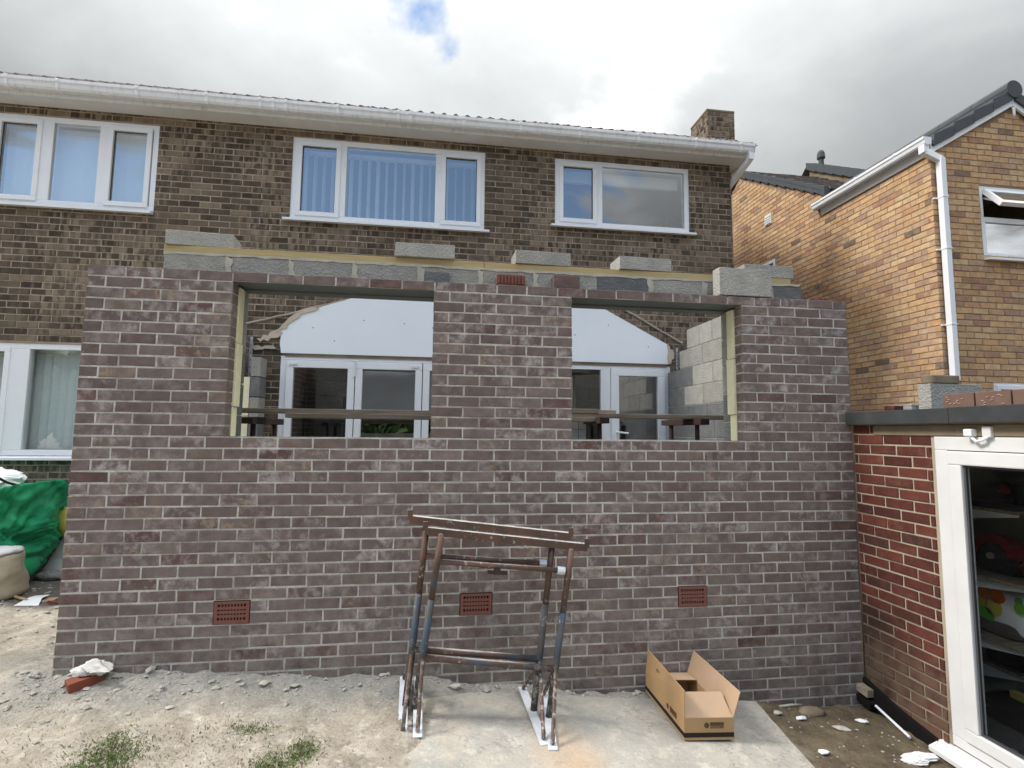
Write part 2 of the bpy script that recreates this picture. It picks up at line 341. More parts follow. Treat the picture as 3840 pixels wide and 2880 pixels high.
def rust(name='rusty_painted_steel', c1=S(104, 76, 62), c2=S(80, 66, 60), cb=S(62, 88, 108), th=.5):
    m = NT(name); n = m.noise(9, detail=6, rough=.65)
    col = m.mix(m.ramp(n, [(.35, 0.), (.6, 1.)]), c1, c2)
    z = m.sep()[2]
    blue = m.math('MULTIPLY', m.ramp(m.noise(6, detail=6, rough=.65, off=(3, 8, 1)), [(th, 0.), (th+.08, .8)]), m.ramp(z, [(.05, 0.), (.25, 1.), (.62, 1.), (.72, 0.)]))
    col = m.mix(blue, col, cb)
    spl = m.math('MULTIPLY', m.ramp(m.noise(34, detail=5, rough=.65), [(.58, 0.), (.66, .8)]), m.ramp(m.noise(4.5, detail=2, off=(1, 5, 2)), [(.47, .0), (.62, 1.)]))
    col = m.mix(m.math('MAXIMUM', spl, m.math('MULTIPLY', m.ramp(m.noise(28, detail=5, rough=.7), [(.5, 0.), (.62, .6)]), m.ramp(z, [(.06, 1.), (.18, 0.)]))), col, S(204, 200, 194))
    up = m.sep(m.geo.outputs['Normal'])[2]
    col = m.mix(m.math('MULTIPLY', m.ramp(up, [(.75, 0.), (.92, .85)]), m.ramp(m.noise(22, detail=4), [(.3, .3), (.5, 1.)])), col, S(206, 203, 198))
    col = m.mix(m.ramp(m.noise(16, detail=4, off=(9, 2, 4)), [(.66, 0.), (.72, .7)]), col, S(150, 104, 70))
    return m.bsdf(col, .6, m.bump(m.noise(60, detail=4), .4, .002), .2, .4)
M['rust'] = rust(); M['leg_paint'] = rust('worn_blue_steel', S(84, 78, 74), S(66, 66, 67), S(58, 78, 96), .5)
M['foot_steel'] = plain('cement_dusted_steel', S(196, 200, 206), .6, .12, 18, .3, .2)
M['rust_dark'] = plain('dark_red_oxide_steel', S(60, 46, 42), .7, .2, 16, .3, .2)
def ground_mat():
    m = NT('builders_soil'); p = m.sep(); x, y = p[0], p[1]
    wx = m.math('ADD', x, m.math('MULTIPLY', m.math('SUBTRACT', m.noise(2.2, detail=5), .5), 1.3)); wy = m.math('ADD', y, m.math('MULTIPLY', m.math('SUBTRACT', m.noise(3.1, detail=5, off=(4, 1, 0)), .5), .7))
    sand = m.mix(m.ramp(m.noise(2.6, detail=7, rough=.65), [(.34, 0.), (.64, 1.)]), S(184, 174, 159), S(150, 140, 125))
    sand = m.mix(m.ramp(m.noise(8, detail=6, off=(2, 7, 1), rough=.7), [(.5, 0.), (.68, .8)]), sand, S(202, 194, 180))
    grey = m.mix(m.noise(9, detail=6), S(160, 157, 149), S(136, 133, 126))
    band = m.math('MULTIPLY', m.ramp(m.math('ADD', wy, 1.), [(.52, 0.), (.80, 1.)]), m.ramp(m.math('ADD', wx, 1.), [(.55, 0.), (.95, 1.)]))
    col = m.mix(band, sand, grey)
    col = m.mix(m.ramp(m.noise(5, detail=7, rough=.75, off=(6, 2, 3)), [(.56, 0.), (.64, .55)]), col, S(122, 114, 102))
    back = m.math('MULTIPLY', m.ramp(m.math('SUBTRACT', wy, 1.), [(.25, 0.), (.5, 1.)]), m.ramp(wx, [(0., 1.), (.2, 0.)]))
    col = m.mix(back, col, m.mix(m.noise(9, detail=4), S(112, 106, 98), S(88, 84, 80)))
    mud = m.mix(m.ramp(m.noise(6, detail=6), [(.35, 0.), (.65, 1.)]), S(92, 82, 66), S(120, 108, 88))
    col = m.mix(m.ramp(m.math('SUBTRACT', wx, 4.), [(.25, 0.), (.6, 1.)]), col, mud)
    col = m.mix(1, col, m.ramp(m.noise(45, detail=5, rough=.7), [(.3, .72), (.7, 1.2)]), 'MULTIPLY')
    h = m.math('ADD', m.noise(22, detail=7, rough=.7), m.math('MULTIPLY', m.noise(90, detail=4), .4))
    wet = m.ramp(m.math('SUBTRACT', wx, 4.), [(.25, .95), (.6, .62)])
    return m.bsdf(col, wet, m.bump(h, .9, .02), 0, .25)
M['ground'] = ground_mat()
def slab_mat():
    m = NT('dusty_concrete_slab'); p = m.sep(); x, y = p[0], p[1]
    col = m.mix(m.ramp(m.noise(3, detail=7, rough=.6), [(.35, 0.), (.65, 1.)]), S(170, 167, 159), S(152, 149, 142))
    col = m.mix(m.ramp(m.noise(10, detail=6, off=(3, 3, 0), rough=.7), [(.5, 0.), (.64, .85)]), col, S(190, 184, 172))
    col = m.mix(m.ramp(m.noise(1.7, detail=6, off=(8, 1, 0), rough=.65), [(.48, 0.), (.66, .6)]), col, S(150, 147, 138))
    wy = m.math('ADD', y, m.math('MULTIPLY', m.math('SUBTRACT', m.noise(4, detail=4), .5), .35))
    damp = m.ramp(m.math('ADD', wy, 1.), [(.5, 0.), (.84, .6)]); col = m.mix(damp, col, S(132, 133, 128))
    dust = m.math('MULTIPLY', m.ramp(m.math('SUBTRACT', x, 2.), [(.1, 1.), (.9, .25)]), m.ramp(m.noise(4.2, detail=7, rough=.7, off=(5, 5, 0)), [(.42, 0.), (.56, .9)]))
    col = m.mix(dust, col, S(186, 176, 160))
    crk = m.ramp(m.math('ABSOLUTE', m.math('SUBTRACT', m.noise(1.6, detail=6, rough=.6, off=(1, 9, 0)), .5)), [(.0, .55), (.006, 0.)]); col = m.mix(crk, col, S(110, 106, 98))
    d = m.math('SQRT', m.math('ADD', m.math('POWER', m.math('MULTIPLY', m.math('SUBTRACT', m.math('ADD', x, m.math('MULTIPLY', y, .1)), 2.98), 2.6), 2.), m.math('POWER', m.math('ADD', y, 1.0), 2.)))
    d = m.math('ADD', d, m.math('MULTIPLY', m.math('SUBTRACT', m.noise(7, detail=5), .5), .6))
    col = m.mix(m.ramp(d, [(.12, .55), (.7, 0.)]), col, S(196, 160, 122))
    col = m.mix(1, col, m.ramp(m.noise(60, detail=4, rough=.7), [(.3, .86), (.7, 1.1)]), 'MULTIPLY')
    h = m.math('ADD', m.noise(14, detail=7, rough=.7), m.math('MULTIPLY', m.noise(120, detail=3), .3))
    return m.bsdf(col, .92, m.bump(h, .55, .012), 0, .15)
M['slab'] = slab_mat()
def grass_mat():
    m = NT('grass'); col = m.ramp(m.rnd, [(0, S(78, 94, 50)), (.5, S(102, 116, 68)), (1, S(136, 138, 96))]); return m.bsdf(col, .7, None, 0, .2)
M['grass'] = grass_mat()
def leaf_mat():
    m = NT('tree_leaves'); col = m.ramp(m.noise(1.2, detail=3), [(.3, S(36, 54, 26)), (.7, S(70, 92, 44))]); return m.bsdf(col, .7, None, 0, .2)
M['leaf'] = leaf_mat()

# ------------------------------------------------------------------ brick laying
_bm = {}
def brick_verts(L, D, H, seed):
    r = random.Random(seed); c = .0028; j = lambda: r.uniform(-.0018, .0018)
    x, y, z = L/2, D/2, H/2; v = [(-x,y,-z),(x,y,-z),(x,y,z),(-x,y,z)]
    q = [(-x,-z),(x,-z),(x,z),(-x,z)]; v += [(a+j(), -y+c, b+j()) for a, b in q]
    v += [(a-math.copysign(c, a)+j(), -y+j()*.6, b-math.copysign(c, b)+j()) for a, b in q]
    f = [(0,3,2,1)[::-1], (8,9,10,11)]
    for i in range(4): k = (i+1)%4; f += [(i, k, 4+k, 4+i), (4+i, 4+k, 8+k, 8+i)]
    return v, f
def brick_mesh(L, D, H, mat, var, key):
    k = (round(L, 4), round(D, 4), round(H, 4), mat.name, var)
    if k not in _bm:
        v, f = brick_verts(L, D, H, hash(k[:3]) % 1000+var*17); me = bpy.data.meshes.new(key); me.from_pydata(v, [], f)
        bm = bmesh.new(); bm.from_mesh(me); bmesh.ops.recalc_face_normals(bm, faces=bm.faces); bm.to_mesh(me); bm.free(); me.materials.append(mat); _bm[k] = me
    return _bm[k]
def lay(parent, cells, origin, theta, depth, mat, limit=300, name='brick', stuff='brick_courses', jit=.0014, proud=.0015, skiphidden=True):
    """cells: (u0,u1,z0,z1) faces of single bricks on a wall whose outward normal is (sin t, -cos t)"""
    ct, st = math.cos(theta), math.sin(theta); R = Matrix.Rotation(theta, 4, 'Z'); items = []
    for (u0, u1, z0, z1) in cells:
        u = (u0+u1)/2; z = (z0+z1)/2; d = depth/2
        c = np.array([origin[0]+ct*u-st*d, origin[1]+st*u+ct*d, z])
        face = np.array([origin[0]+ct*u, origin[1]+st*u, z]); pu, pv, pz = project(face)
        vis = pz > .2 and -60 < pu < 3900 and -60 < pv < 2940
        n = np.array([st, -ct, 0]); w = CAM-face; dist = np.linalg.norm(w)
        area = (u1-u0)*(z1-z0)*max(0., (n@w)/dist)/dist**2 if vis else 0
        items.append((area, c, u1-u0, z1-z0))
    items.sort(key=lambda t: -t[0]); V = []; F = []
    for i, (a, c, L, H) in enumerate(items):
        c = c+np.array([st, -ct, 0])*random.uniform(-proud, proud)+np.array([0, 0, random.uniform(-jit, jit)])
        var = random.randrange(5); L2 = round(L/.002)*.002
        rot = (random.uniform(-.004, .004), random.uniform(-.004, .004))
        if i < limit and a > 0:
            me = brick_mesh(L2, depth, H, mat, var, name); o = link(name, me, parent, c); o.rotation_euler = (rot[0], rot[1], theta)
        else:
            v, f = brick_verts(L2, depth, H, i*7+var); b = len(V)
            V += [tuple(c+np.array([ct*p[0]-st*p[1], st*p[0]+ct*p[1], p[2]+rot[1]*p[0]])) for p in v]; F += [tuple(k+b for k in q) for q in f]
    if V:
        mb = MB(); mb.v = V; mb.f = F; mb.build(stuff, mat, parent, kind='stuff')
def bond(u0, u1, z0, z1, holes, off=0, mod=.225, course=.075, joint=.0115, zb=None, jx=.003, clip=None, seed=1, special=None):
    r = random.Random(seed); out = []; zb = z0 if zb is None else zb; k = math.floor((z0-zb)/course+1e-6)
    while zb+k*course < z1-.01:
        za = zb+k*course; a = math.floor((u0-off)/mod)*mod+off-(mod/2 if k % 2 else 0)
        js = [] ; x = a
        while x < u1+mod: js.append(x); x += mod
        cuts = [(u0, u1)]
        for h in holes:
            if h[2] < za+course/2 < h[3]:
                n = []
                for c in cuts:
                    if h[1] <= c[0] or h[0] >= c[1]: n.append(c); continue
                    if h[0] > c[0]: n.append((c[0], h[0]))
                    if h[1] < c[1]: n.append((h[1], c[1]))
                cuts = n
        for (c0, c1) in cuts:
            pts = [c0]+[j+r.uniform(-jx, jx) for j in js if c0+.03 < j < c1-.03]+[c1]
            for p, q in zip(pts[:-1], pts[1:]):
                p2 = p+(joint/2 if p != c0 else 0); q2 = q-(joint/2 if q != c1 else 0)
                if clip and not clip((p2+q2)/2, za+course/2): continue
                out.append((p2, q2, za+joint/2, za+course-joint/2))
        k += 1
    return out

# ================================================================== GROUND
PX = [-60, -3, 0, .75, 1.43, 2.2, 2.5, 3.3, 3.8, 4.4, 4.8, 5.5, 60]; PZ = [.03, .05, .03, -.015, -.065, -.108, -.17, -.25, -.30, -.36, -.40, -.445, -.44]
def slabz(x): return -.12-.085*(x-2.15)
def H(x, y):
    x = np.asarray(x, float); y = np.asarray(y, float); z = np.interp(x, PX, PZ)
    near = np.exp(-((np.maximum(np.abs(x-1.5)-5, 0))**2)-((np.maximum(np.abs(y+1)-4, 0))**2))
    z = z+near*(.030*fbm(x*2.3, y*2.3, 3)+.020*fbm(x*9, y*9, 9, 3)+.009*fbm(x*31, y*31, 21, 2))
    heap = np.exp(-(np.minimum(y, 0)/.13)**2)*np.where(y < .3, 1, 0)*np.interp(x, [-.6, -.1, .5, 1.6, 2.4, 3.6, 4.2, 4.6], [0, .02, .035, .035, .03, .035, .03, 0])
    z = z+heap*(1+1.2*fbm(x*5, y*5, 31, 3))
    ins = np.interp(x, [2.12, 2.3, 2.55], [0, .5, 1])*np.interp(x, [4.45, 4.6], [1, 0])*np.interp(y, [-.20, -.08], [1, 0])
    z = np.where(ins > 0, z*(1-ins)+ins*(slabz(x)-.035), z)
    return z
def make_ground():
    gx = np.concatenate([[-300, -120, -60, -30, -15, -8], np.arange(-4, 6.2, .028), [7, 9, 14, 25, 60, 120, 300]])
    gy = np.concatenate([[-300, -120, -60, -30, -15, -8, -5], np.arange(-3.2, .14, .026), np.arange(.16, 2.8, .08), [4, 8, 15, 40, 120, 400]])
    X, Y = np.meshgrid(gx, gy); Z = H(X, Y); nx, ny = len(gx), len(gy)
    v = np.stack([X.ravel(), Y.ravel(), Z.ravel()], 1); i = np.arange(nx*ny).reshape(ny, nx)
    f = np.stack([i[:-1, :-1].ravel(), i[:-1, 1:].ravel(), i[1:, 1:].ravel(), i[1:, :-1].ravel()], 1)
    me = bpy.data.meshes.new('ground'); me.from_pydata(v.tolist(), [], f.tolist()); me.materials.append(M['ground'])
    for p in me.polygons: p.use_smooth = True
    setp(link('ground', me), kind='structure', label='sandy grey building plot soil with rubble in front of the new wall')
make_ground()
def make_slab():
    nx, ny = 100, 110; v = []; f = []
    for j in range(ny):
        t = j/(ny-1); y = -.10-3.3*t
        xl = 1.98-.1*t; xr = 4.57-.165*(-y-.1)
        for i in range(nx):
            x = xl+(xr-xl)*i/(nx-1); e = .012*float(vnoise(x*9, y*9, 5)) if i in (0, nx-1) else 0
            v.append((x+e, y+(.02*float(vnoise(x*6, 3, 8)) if j == 0 else 0), slabz(x)+.006*float(fbm(x*3, y*3, 44))))
    for j in range(ny-1):
        for i in range(nx-1): a = j*nx+i; f.append((a, a+1, a+nx+1, a+nx))
    b = len(v); ring = list(range(nx))+[j*nx+nx-1 for j in range(1, ny)]+[(ny-1)*nx+i for i in range(nx-2, -1, -1)]+[j*nx for j in range(ny-2, 0, -1)]
    v += [(v[k][0], v[k][1], v[k][2]-.09) for k in ring]; n = len(ring)
    for i in range(n): f.append((ring[i], ring[(i+1)%n], b+(i+1)%n, b+i))
    me = bpy.data.meshes.new('concrete_slab'); me.from_pydata(v, [], f); me.materials.append(M['slab'])
    bm = bmesh.new(); bm.from_mesh(me); bmesh.ops.recalc_face_normals(bm, faces=bm.faces); bm.to_mesh(me); bm.free()
    setp(link('concrete_slab', me), kind='structure', label='pale concrete slab with rusty stain under trestles and box')
make_slab()

# ================================================================== HOUSE (old house with dark brown brick)
D = 2.65
house = empty('brick_house', (2., D, 0.), 'old dark brown brick house with white windows and white gutter', 'house')
WIN = {'LW': (-2.82, -1.04, 4.05, 5.105), 'MW': (.46, 2.81, 4.08, 5.11), 'RW': (3.72, 5.565, 4.22, 5.12), 'LL': (-3.30, -1.06, 1.235, 2.47), 'PD': (.45, 5.25, .15, 2.41)}
holes = list(WIN.values())
HL, HR = -6., 6.16
wall = MB()
for r in split(HL, HR, -.2, 5.21, holes): wall.box(r[0], r[1], D+.0035, D+.24, r[2], r[3])
wall.box(HR, 6.30, D+.205, D+.44, -.3, 5.21)                       # recessed corner strip
wall.box(6.06, 6.295, D+.44, D+6, -.3, 5.3)                        # gable side wall
wall.box(HL, 6.06, D+5.8, D+6, -.2, 5.3); wall.box(HL, HL+.2, D+.24, D+5.8, -.2, 5.3)
wall.build('wall', M['house_mortar'], house)
rm = MB(); rm.box(HL+.2, 6.06, D+.26, D+5.7, 2.62, 2.75); rm.box(HL+.2, 6.06, D+.26, D+5.8, 5.22, 5.3); rm.box(HL+.2, 6.06, D+3.2, D+3.3, -.2, 2.62); rm.box(HL+.2, 6.06, D+3.2, D+3.3, 2.75, 5.22)
rm.build('interior_partition', M['room'], house)
cells = bond(HL+.9, HR, .0, 5.21, holes, off=.02, zb=.01, seed=3, jx=.006)
lay(house, cells, (0, D), 0, .1025, M['house_brick'], 300, proud=.002)
cells = bond(0, .14, .5, 5.21, [], zb=.01, seed=5)
lay(house, cells, (HR, D+.2), 0, .1025, M['house_brick'], 0, stuff='corner_brick_strip')

def window(parent, name, x0, x1, z0, z1, Y, lights, out=.015, ft=.065, sill=True, glassm=None, blind=None, mat=None, sillext=.06):
    """lights: list of (gx0, gx1, sash?) glass spans"""
    mat = mat or M['upvc']; f = MB(); y0, y1 = Y-out+.03, Y+.09
    f.box(x0, x1, y0, y1, z1-ft, z1); f.box(x0, x1, y0, y1, z0, z0+ft); f.box(x0, x0+ft, y0, y1, z0+ft, z1-ft); f.box(x1-ft, x1, y0, y1, z0+ft, z1-ft)
    for a, b in zip(lights[:-1], lights[1:]):
        m0, m1 = a[1]+(.035 if a[2] else 0), b[0]-(.035 if b[2] else 0); f.box(m0, m1, y0, y1, z0+ft, z1-ft)
    w = f.build('window', mat, parent, bevel=.005)
    for (a, b, s) in lights:
        gz0, gz1 = z0+ft, z1-ft
        if s:
            m = MB(); t = .055; p0, p1, q0, q1 = a-t+.01, b+t-.01, gz0-.02, gz1+.02; yo = y0-.014
            m.box(p0, p1, yo, y0+.05, q1-t, q1); m.box(p0, p1, yo, y0+.05, q0, q0+t); m.box(p0, p0+t, yo, y0+.05, q0+t, q1-t); m.box(p1-t, p1, yo, y0+.05, q0+t, q1-t)
            m.build('sash', mat, w, bevel=.006); gz0 += .035; gz1 -= .035
            g = .007
            gk = MB(); gk.box(p0+t, p1-t, y0+.012, y0+.02, q0+t, q0+t+g); gk.box(p0+t, p1-t, y0+.012, y0+.02, q1-t-g, q1-t); gk.box(p0+t, p0+t+g, y0+.012, y0+.02, q0+t+g, q1-t-g); gk.box(p1-t-g, p1-t, y0+.012, y0+.02, q0+t+g, q1-t-g)
            gk.build('gasket', M['gasket'], w)
        QY(a-.012, b+.012, y0+.022, gz0-.02, gz1+.02).build('pane', glassm or M['glass'], w)
    if sill:
        s = MB(); s.prism([(x0-sillext, Y+.01, z0-.002), (x0-sillext, Y-.07, z0-.018), (x0-sillext, Y-.07, z0-.045), (x0-sillext, Y+.01, z0-.035)], (x1-x0+2*sillext, 0, 0))
        s.build('sill', mat, w, bevel=.003)
    return w
def blinds(w, x0, x1, z0, z1, Y, pitch, width, ang, head=True):
    x = x0+pitch/2; n = 0
    me = MB().box(-width/2, width/2, -.0008, .0008, z0-(z0+z1)/2, z1-(z0+z1)/2).mesh('slat', M['blind'])
    while x < x1:
        o = link('slat', me, w, (x, Y, (z0+z1)/2)); o.rotation_euler = (0, 0, math.radians(ang+random.uniform(-7, 7))); x += pitch; n += 1
    if head: Bx(x0, x1, Y-.02, Y+.03, z1+.003, z1+.05).build('blind_rail', M['blind'], w)
w = window(house, 'window', *WIN['LW'], D, [(-2.70, -2.32, True), (-2.16, -1.68, False), (-1.54, -1.16, True)], sillext=.0)
blinds(w, -2.75, -1.10, 4.10, 5.0, D+.2, .085, .088, 12)
w = window(house, 'window', *WIN['MW'], D, [(.565, .985, True), (1.10, 2.185, False), (2.305, 2.715, True)])
blinds(w, .52, 2.75, 4.13, 5.0, D+.22, .11, .085, 70)
w = window(house, 'window', *WIN['RW'], D, [(3.825, 4.24, True), (4.36, 5.485, False)])
Bx(3.8, 5.5, D+.2, D+.26, 4.9, 5.06).build('roller_blind', M['blind'], w, bevel=.01)
w = window(house, 'window', *WIN['LL'], D, [(-3.22, -2.42, True), (-2.19, -1.14, False)], sillext=.0, glassm=M['glass_low'])
blinds(w, -3.25, -1.1, 1.29, 2.38, D+.2, .085, .09, 16)

# patio doors
def patio():
    x0, x1, z0, z1 = WIN['PD']; f = MB(); y0, y1 = D+.0, D+.09
    f.box(x0, x1, y0, y1, z1-.045, z1); f.box(x0, x0+.065, y0, y1, z0, z1-.045); f.box(x1-.075, x1, y0, y1, z0, z1-.045); f.box(x0, x1, y0, y1, z0-.1, z0); f.box(4.335, 4.45, y0, y1, z0, z1-.045)
    d = f.build('patio_door', M['upvc'], house, bevel=.005)
    Bx(x0+.05, x1-.05, D-.012, D+.0, z1-.008, z1+.03).build('head_trim', M['kerb_stone'], d)
    leaves = [(.52, 1.295, .60, 1.215), (1.305, 2.085, 1.385, 2.005), (2.095, 2.875, 2.175, 2.795), (2.885, 3.605, 2.965, 3.525), (3.615, 4.335, 3.69, 4.318), (4.455, 5.17, 4.555, 5.075)]
    for k, (a, b, g0, g1) in enumerate(leaves):
        zt = 2.36; gz1 = 2.275 if k not in (4,) else 2.345; gz0 = z0+.12; m = MB(); yo = D-.02
        m.box(a, b, yo, D+.05, gz1, zt); m.box(a, b, yo, D+.05, z0, gz0); m.box(a, g0, yo, D+.05, gz0, gz1); m.box(g1, b, yo, D+.05, gz0, gz1)
        m.build('door_leaf', M['upvc'], d, bevel=.005)
        QY(g0-.01, g1+.01, D+.012, gz0-.01, gz1+.01).build('pane', M['glass_door'], d)
        if k in (0, 1): Bx((g0 if k == 0 else g1)-.045, (g0 if k == 0 else g1)+.045, yo-.012, yo, 2.30, 2.325).build('door_stop', M['upvc_old'], d, bevel=.003)
    h = MB().box(4.50, 4.535, D-.035, D-.02, 1.42, 1.62); h.tube([(4.515, D-.03, 1.56), (4.515, D-.075, 1.56), (4.53, D-.08, 1.557), (4.65, D-.08, 1.545)], .012, 8); h.build('handle', M['upvc'], d)
    MB().tube([(1.30, D-.03, 2.36), (1.30, D-.03, 2.18)], .012, 8).build('hinge', M['upvc_old'], d)
patio()
# white board over the door where the old conservatory stood, ragged plaster, mortar fillets
def ragged(p0, p1, n, amp, seed):
    r = random.Random(seed); p0 = np.array(p0); p1 = np.array(p1); d = p1-p0; nn = np.array([-d[1], d[0]])/max(1e-6, np.linalg.norm(d)); out = []
    for i in range(n): t = i/n; out.append(p0+d*t+nn*r.uniform(-amp, amp)*(0 if i == 0 else 1))
    return [tuple(q) for q in out]
poly = [(.452, 2.44), (5.235, 2.44)]+ragged((5.235, 2.44), (5.205, 2.70), 5, .012, 1)[1:]+[(5.205, 2.70), (4.27, 3.18), (1.305, 3.155)]+ragged((1.305, 3.155), (.66, 2.92), 4, .004, 2)[1:]+[(.66, 2.92)]+ragged((.66, 2.92), (.44, 2.72), 5, .018, 3)[1:]+ragged((.44, 2.72), (.452, 2.44), 6, .012, 4)
MB().prism([(x, D-.022, z) for x, z in poly], (0, .021, 0)).build('wall_panel', M['white_board'], house)
mk = MB()
for x_, z_ in ((1.38, 2.86), (1.86, 2.84), (2.20, 2.80), (3.98, 2.78), (4.42, 2.92), (4.95, 2.66), (1.05, 2.6), (.8, 2.75)): mk.tube([(x_, D-.0235, z_), (x_, D-.0215, z_)], .007, 8)
mk.build('screw_holes', M['gasket'], house)
pl = ragged((.42, 2.72), (.62, 2.93), 5, .02, 5)+[(.62, 2.93), (.78, 3.0), (.86, 2.985), (.83, 2.96)]+ragged((.66, 2.905), (.47, 2.70), 6, .02, 6)
MB().prism([(x, D-.034, z) for x, z in pl], (0, .033, 0)).build('plaster_edge', M['plaster'], house)
pl = ragged((.18, 2.60), (.40, 2.72), 6, .03, 7)+ragged((.44, 2.74), (.46, 2.66), 4, .02, 8)+ragged((.42, 2.62), (.18, 2.55), 6, .02, 9)
MB().prism([(x, D-.03, z) for x, z in pl], (0, .03, 0)).build('plaster_edge', M['plaster'], house)
pl = ragged((.12, 2.50), (.40, 2.52), 7, .02, 17)+ragged((.40, 2.49), (.12, 2.46), 7, .015, 18)
MB().prism([(x, D-.025, z) for x, z in pl], (0, .025, 0)).build('plaster_edge', M['mortar_lump'], house)
pl = ragged((5.21, 2.71), (5.28, 2.60), 5, .02, 10)+ragged((5.30, 2.58), (5.24, 2.42), 6, .025, 11)+ragged((5.215, 2.45), (5.20, 2.69), 5, .012, 12)
MB().prism([(x, D-.03, z) for x, z in pl], (0, .03, 0)).build('plaster_edge', M['plaster'], house)
for a, b in (((.03, 2.765), (1.66, 3.245)), ((4.42, 3.26), (5.42, 2.72))):
    n = 14; pts = [(a[0]+(b[0]-a[0])*i/n, D-.006, a[1]+(b[1]-a[1])*i/n+random.uniform(-.006, .006)) for i in range(n+1)]
    MB().tube(pts, [random.uniform(.010, .018) for _ in pts], 6).build('mortar_fillet', M['lead'], house)

# eaves: soffit, fascia, gutter, brackets, roof, chimney
SO = 5.212
s = MB().box(HL, 6.33, D-.2, D+.0, SO, SO+.012); s.box(HR+.002, 6.33, D+.0, D+.2, SO, SO+.012); s.build('soffit', M['upvc_old'], house)
Bx(HL, 6.27, D-.222, D-.201, SO-.004, SO+.15).build('fascia', M['upvc_dirty'], house, bevel=.003)
Bx(6.30, 6.335, D-.22, D+3.0, SO-.01, SO+.01).build('barge_board', M['upvc_old'], house)
gp = [(D-.224, 5.345), (D-.224, 5.27), (D-.24, 5.245), (D-.30, 5.240), (D-.318, 5.262), (D-.325, 5.30), (D-.338, 5.318), (D-.338, 5.352), (D-.33, 5.352), (D-.33, 5.322), (D-.318, 5.305), (D-.31, 5.268), (D-.297, 5.250), (D-.242, 5.253), (D-.232, 5.273), (D-.232, 5.345)]
gut = MB().prism([(HL, y, z) for y, z in gp], (6.33-HL, 0, 0)).build('gutter', M['upvc_dirty'], house)
MB().prism([(6.325, y, z) for y, z in gp[:8]], (.012, 0, 0)).build('end_cap', M['upvc'], gut)
bx = [-2.45, -1.95, -1.15, -.42, .16, .30, .44, 1.02, 1.72, 1.86, 2.5, 3.2, 3.95, 4.72, 5.5, 6.12]
me = MB().prism([(0, y-D+(-.008 if y < D-.26 else 0), z-5.3+(-.006 if z < 5.27 else .006)) for y, z in gp[:8]], (.032, 0, 0)).mesh('gutter_bracket', M['upvc'])
for x in bx: link('gutter_bracket', me, gut, (x, D, 5.3))
dp = MB(); c0, c1, c2 = Vector((6.285, D-.28, 5.25)), Vector((6.285, D-.28, 5.17)), Vector((6.19, D+.16, 4.93))
dp.box(6.25, 6.32, D-.315, D-.245, 5.15, 5.25); dp.bar(c1, c2, .065, .065); dp.build('gutter_outlet_pipe', M['upvc'], gut, bevel=.004)
Bx(6.165, 6.225, D+.135, D+.195, .3, 4.965).build('downpipe', M['pipe_taupe'], house, bevel=.006)
TP = .605   # roof slope (tan)
def tile_mesh(name, mat, w=.30, l=.42, rolls=2):
    n = 25; v = []; f = []
    for j in range(2):
        for k in range(2):
            for i in range(n):
                x = w*i/(n-1); ph = (i/(n-1)*rolls) % 1.0; h = .032*max(0, math.cos((ph-.5)*math.pi*2.0))**.8
                y = l*j; v.append((x, y, h+TP*y+(-.016 if k else 0)))
    q = lambda j, k, i: (j*2+k)*n+i
    for i in range(n-1):
        f += [(q(0,0,i), q(0,0,i+1), q(1,0,i+1), q(1,0,i)), (q(0,1,i), q(1,1,i), q(1,1,i+1), q(0,1,i+1)), (q(0,1,i), q(0,1,i+1), q(0,0,i+1), q(0,0,i))]
    me = bpy.data.meshes.new(name); me.from_pydata(v, [], f); me.materials.append(mat); return me
roof = MB().add([(HL, D-.24, 5.335), (6.34, D-.24, 5.335), (6.34, D+3.1, 5.335+TP*3.34), (HL, D+3.1, 5.335+TP*3.34), (6.34, D+6.4, 5.335), (HL, D+6.4, 5.335)], [(0, 1, 2, 3), (3, 2, 4, 5)]).build('roof', M['roof_red'], house)
tm = tile_mesh('tile', M['roof_red']); V = []; F = []
for i in range(-29, 14):
    link('tile', tm, roof, (i*.30+2.20, D-.275, 5.375+random.uniform(-.004, .004)))
for row in range(1, 9):
    y = D-.275+row*.36
    for i in range(-29, 14):
        b = len(V); V += [(p.co.x+i*.30+2.20, p.co.y+y, p.co.z+5.385+TP*row*.36+.012) for p in tm.vertices]; F += [tuple(k+b for k in p.vertices) for p in tm.polygons]
mb = MB(); mb.v = V; mb.f = F; mb.build('tile_courses', M['roof_red'], roof, kind='stuff')
ch = Bx(6.135, 6.56, 3.155, 3.645, 5.3, 6.335).build('chimney', M['house_mortar'], house)
cells = bond(0, .435, 5.5, 6.32, [], zb=5.5, seed=8); lay(ch, cells, (6.13, 3.15), 0, .1, M['house_brick'], 40)
cells = bond(0, .40, 5.5, 6.32, [], zb=5.5, seed=9, off=.05); lay(ch, cells, (6.13, 3.65), -math.pi/2, .1, M['house_brick'], 40)
Bx(6.125, 6.57, 3.145, 3.655, 6.325, 6.36).build('capping', M['kerb_stone'], ch, bevel=.01)
MB().tube([(6.25, 3.35, 6.34), (6.25, 3.35, 6.42)], .06, 10).build('chimney_pot', M['kerb_stone'], ch)
for i in range(5):
    y = 3.17+i*.1; z = 5.335+TP*(y-2.41)
    MB().prism([(6.128, y, z), (6.128, y+.13, z+.02), (6.128, y+.12, z+.15), (6.128, y+.05, z+.10)], (.003, 0, 0)).build('flashing', M['galv'], ch)

